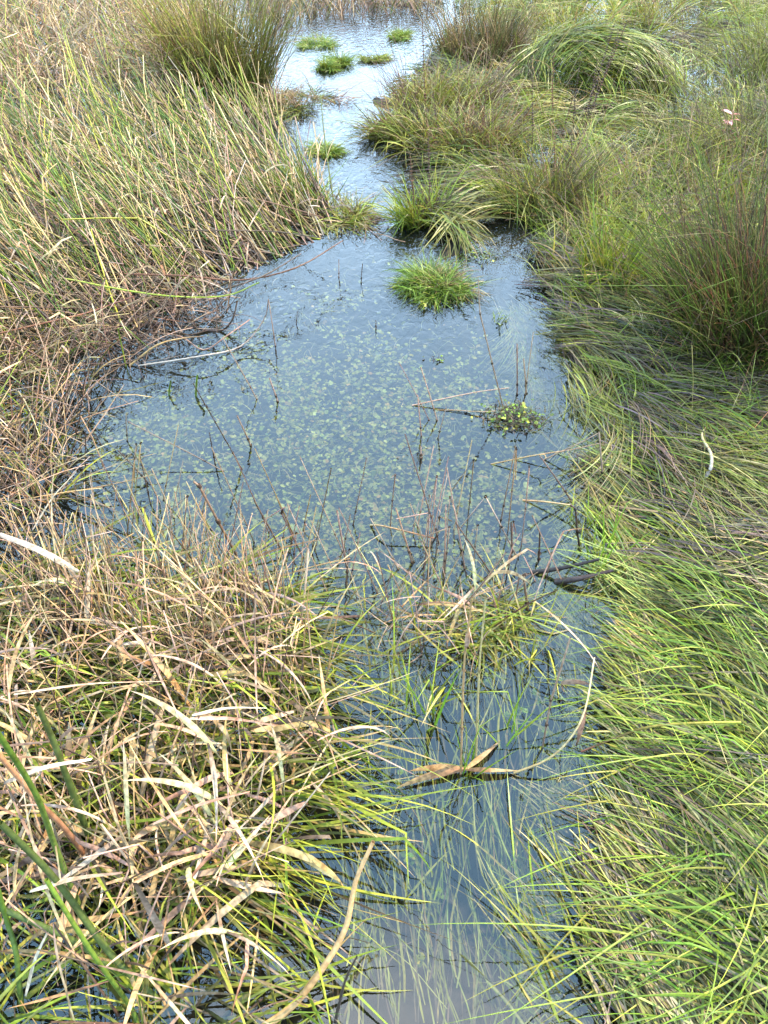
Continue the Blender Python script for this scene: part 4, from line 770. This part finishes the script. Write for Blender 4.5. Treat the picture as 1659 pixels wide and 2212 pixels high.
# two tall dead reeds rising from the cluster in the near channel
stalk('dead_reed_stalk', 'tall tan reed stalk, the left of the pair in the near channel', 'reed stalk', (995, 1672), [(1002, 1447, 'y', .02), (1020, 1290, 'y', .04)], .006, dict(straw=2), dict(straw=1), leaf=[(.85, -1.5, -1.2, .07, .016, 0)])
stalk('dead_reed_stalk', 'tall orange tan reed stalk, the right of the pair in the near channel', 'reed stalk', (1028, 1640), [(1035, 1450, 'y', .0), (1049, 1292, 'y', .0)], .0062, dict(rust=1, straw=2), dict(straw=1))
for a, L, lab in ((3.3, .17, 'broad tan leaf lying level to the left of the channel cluster'), (3.05, .13, 'second broad tan leaf under the first by the channel cluster'), (.6, .12, 'curved tan leaf rising right of the channel cluster'), (-.1, .13, 'dark tipped leaf floating right of the channel cluster')):
    b = at(1005, 1662, .015); v, f, c = ribbon(lines(np.zeros((1, 3)), a, .15, L, 9, .4, 1, .2), .017, colours(1, dict(straw=1, rust=1)), colours(1, dict(straw=2, pink=1)), .2, .6, 'lance', .35)
    o = link('fallen_leaf', mesh('fallen_leaf', v, f, c, M_dry), None, label=lab, category='leaf'); o.location = b
# broad leaves traced in the tangle
for (x0, y0, z0), (x1, y1, z1), w_, lab in (((200, 1640, .35), (10, 1690, .3), .024, 'broadest pale leaf end pointing right, at the left edge'), ((350, 1472, .22), (30, 1500, .3), .012, 'long level dried leaf halfway down on the left'),
        ((595, 1568, .2), (410, 1552, .22), .017, 'long brown level leaf pointing right in the tangle'), ((265, 1885, .3), (65, 1925, .28), .015, 'pale level leaf above the green bulrush stems'), ((290, 1905, .3), (365, 2040, .1), .018, 'dark brown leaf hanging down into the gap'),
        ((540, 1710, .25), (330, 1780, .22), .014, 'long yellow brown leaf slanting across the tangle'), ((110, 2000, .15), (55, 2150, .05), .018, 'grey leaf standing upright in the bottom left'), ((185, 985, .3), (45, 1060, .2), .011, 'yellowish leaf pointing up right on the left margin'),
        ((165, 1020, .18), (70, 1145, .16), .012, 'orange yellow leaf hanging on the left margin'), ((0, 1155, .3), (170, 1235, .2), .018, 'big greyish leaf coming in from the left edge'), ((450, 1095, .15), (440, 1180, .02), .008, 'straight tan leaf standing above the stems'),
        ((575, 1530, .25), (415, 1545, .3), .014, 'whitish curled leaf on top of the tangle'), ((380, 1545, .28), (245, 1620, .2), .012, 'white curved leaf over the yellow sedges'), ((400, 1600, .26), (365, 1700, .1), .013, 'pale leaf hanging down in the middle of the tangle')):
    A = at(x0, y0, z0); B = at(x1, y1, z1); K = np.array([B - A, (B - A) * .35 + np.array([0, 0, .012]), np.zeros(3)]); P = catmull([K[0], (K[0] + K[2]) / 2 + np.array([0, 0, .015]), K[2]], 6)
    v, f, c = ribbon(P[None], w_, colours(1, dict(pale=2, straw=1) if 'dark' not in lab and 'brown' not in lab else dict(brown=1, pink=1)), colours(1, dict(pale=2, pink=1) if 'dark' not in lab and 'brown' not in lab else dict(brown=1, pink=1)), .35, .5, 'blade' if 0 else 'torn', .3)
    o = link('fallen_leaf', mesh('fallen_leaf', v, f, c, M_dry), None, label=lab, category='leaf'); o.location = A

# finer litter of the near stand
for i in range(62):     # more broken stubs along the front of the pond
    x, y = sample([(230, 1060), (420, 1090), (600, 1110), (900, 1130), (1190, 1130), (1230, 1260), (700, 1290), (300, 1230)], 1, .1); x = x[0]; y = y[0]; hh = U(50, 210, 1)[0]
    stalk('dead_reed_stalk', '%s stub %s among the broken stalks at the front of the pond' % ('tall' if hh > 120 else 'short', ['leaning left', 'leaning right', 'snapped over'][i % 3]), 'reed stalk', (x, y),
          [(x + [-.45, .2, .1][i % 3] * hh, y - hh, 'y', U(0, .04, 1)[0])] + ([(x + U(-60, 50, 1)[0], y - hh * U(.6, .95, 1)[0], 'y', .03)] if i % 3 == 2 else []), .0045, [None, dict(brown=2, pink=2)][i % 2], dict(pink=3, straw=2), group='broken stubs of the pond front, %s %s' % ('tall' if hh > 120 else 'short', ['leaning left', 'leaning right', 'snapped over'][i % 3]), hard=i % 3 == 2)

FG = [(-200, 1200), (120, 1200), (400, 1260), (580, 1330), (680, 1420), (690, 1560), (690, 1680), (640, 1800), (560, 1930), (200, 1930), (-200, 1900)]
FGS = [(60, 1200), (400, 1210), (580, 1270), (680, 1380), (690, 1520), (500, 1520), (100, 1460)]
stuff('dry_stems', [scatter(FG, 430, .34, .0046, dict(brown=3, dark=3, pink=2, straw=1), dict(pink=3, straw=3, brown=2), up=(.2, 1.4), bend=(-.1, .5), az=(-.5, -1, .8), stem=True, S=6, power=.2, kink=.35, floor=-.03),
                    scatter(FGS, 300, .27, .0045, dict(brown=3, dark=2, pink=3), dict(pink=3, straw=4), up=(.7, 1.4), bend=(-.1, .4), az=(-.5, -1, .4), stem=True, S=6, power=.2, kink=.25, floor=-.03),
                    scatter([(780, 1300), (1110, 1290), (1110, 1370), (900, 1450), (800, 1430)], 46, .24, .0034, dict(brown=3, pink=2), dict(pink=3, straw=3), up=(.6, 1.4), bend=(-.1, .5), stem=True, S=6, power=.2, kink=.35, floor=-.03)],
      M_stem, 'fine broken dead stems of the near stand')
stuff('sedge_blades', [scatter(FG, 860, .44, .0070, dict(ygreen=5, olive=4, green=2, brown=2, dark=2), YT, up=(.05, .75), bend=(.0, .8), az=(1, .55, .45), S=8, power=.2, floor=-.01, kink=.12),
                       scatter(FG, 330, .28, .0062, dict(olive=3, green=3, brown=1), YT, up=(.1, 1.0), bend=(.0, 1.0), S=8, power=.2, floor=-.01),
                       scatter([(960, 1290), (1120, 1290), (1150, 1360), (1080, 1400), (930, 1380)], 110, .17, .0045, dict(ygreen=4, olive=4, dark=2, brown=1), YT, up=(.05, .7), bend=(0, .9), az=(.8, .6, .8), S=7, power=.2),
                       scatter([(740, 1300), (1160, 1290), (1200, 1420), (1000, 1560), (760, 1560)], 90, .26, .0046, dict(ygreen=3, olive=3, bright=1, brown=1), YT, up=(.5, 1.35), bend=(.0, .9), S=7, power=.2),
                       scatter([(830, 1300), (1250, 1300), (1290, 1700), (1250, 2212), (850, 2250), (800, 1700)], 100, .24, .0042, dict(ygreen=4, bright=2), dict(wgreen=2, ygreen=3), up=(-.1, .2), bend=(.2, .9), az=(.1, -1, .45), S=8, power=.2, z=-.01, floor=-.03)], M_leaf, 'yellow green sedge blades crossing low over the dark water')
stuff('sedge_blades', [scatter([(-100, 1900), (640, 1900), (560, 2300), (-100, 2300)], 130, .3, .0062, dict(ygreen=3, olive=3, dark=2, brown=2), YT, up=(.02, .8), bend=(.0, .8), az=(1, .3, .9), S=8, power=.2, floor=-.01)], M_leaf, 'sparse sedge blades over the black water at the bottom')
stuff('sedge_blades', [scatter([(1180, 2000), (1330, 1950), (1480, 2100), (1500, 2320), (1200, 2320)], 130, .32, .0055, dict(ygreen=3, rust=3, brown=2, olive=2), dict(ygreen=4, straw=1), up=(.0, .35), bend=(.0, .4), az=(-.55, -1, .22), S=8, power=.2, z=-.02, floor=-.02)], M_leaf, 'yellow and rusty blades reaching up out of the dark water at the bottom right')
stuff('dry_leaves', [scatter(FG, 170, .17, .011, dict(pink=3, straw=3, brown=2), dict(pale=2, straw=3, pink=2), up=(-.2, 1.0), bend=(0, .8), S=8, power=.2, z=.1, kink=.25, prof='lance', floor=.005)], M_dry, 'smaller withered leaves caught in the near stand')

# ------------------------------------------------------------------ single rushes on the front of the left bed
protoR = []
for i in range(8):
    gr = i % 2 == 0; P = lines(np.array([[0, 0, -.03]]), 0, U(.15, .7, 1), U(.7, .95, 1), 8, U(-.1, .3, 1), 1.4, G(0, .12, 1), kt=.6 if i in (3, 5) else None, ka=.7)
    v, f, c = tube(P, .0088, colours(1, dict(green=2, ygreen=1) if gr else dict(brown=1, pink=3)), colours(1, dict(green=2, bright=1) if gr else dict(pink=2, straw=3)), 7, .45)
    protoR.append(mesh('rush_stem', v, f, c, M_stem))
ZR = [('at the front edge of the left bed', [(300, 480), (560, 430), (700, 470), (560, 550), (400, 600)], 70), ('beside the water below the left bed', [(0, 560), (350, 560), (430, 620), (300, 680), (120, 740), (0, 740)], 85), ('in the middle of the left bed', [(50, 330), (450, 300), (520, 420), (300, 500), (50, 520)], 85)]
wR = ['green', 'dead pinkish', 'slim green', 'bent dead', 'pointed green', 'kinked straw', 'dark green', 'pale dead']
for zone, poly, n in ZR:
    qx, qy = sample(poly, n, .4)
    for i in range(n):
        k = rng.integers(8); p = at(qx[i], qy[i]); hd = gdir(qx[i], qy[i], -1, -.5) + G(0, .28, 1)[0]
        lab = '%s rush leaning %s %s' % (wR[k], 'far left' if abs(hd) > 2.9 else 'left and back' if hd > 0 else 'left and forward', zone)
        o = link('rush', protoR[k], None, label=lab, category='rush stem', group='%s rush stems %s' % (wR[k], zone)); o.location = (p[0], p[1], U(0, .12, 1)[0]); o.rotation_euler = (0, 0, float(hd)); o.scale = (U(.7, 1.05, 1)[0],) * 3
print('TRIS', TRIS)
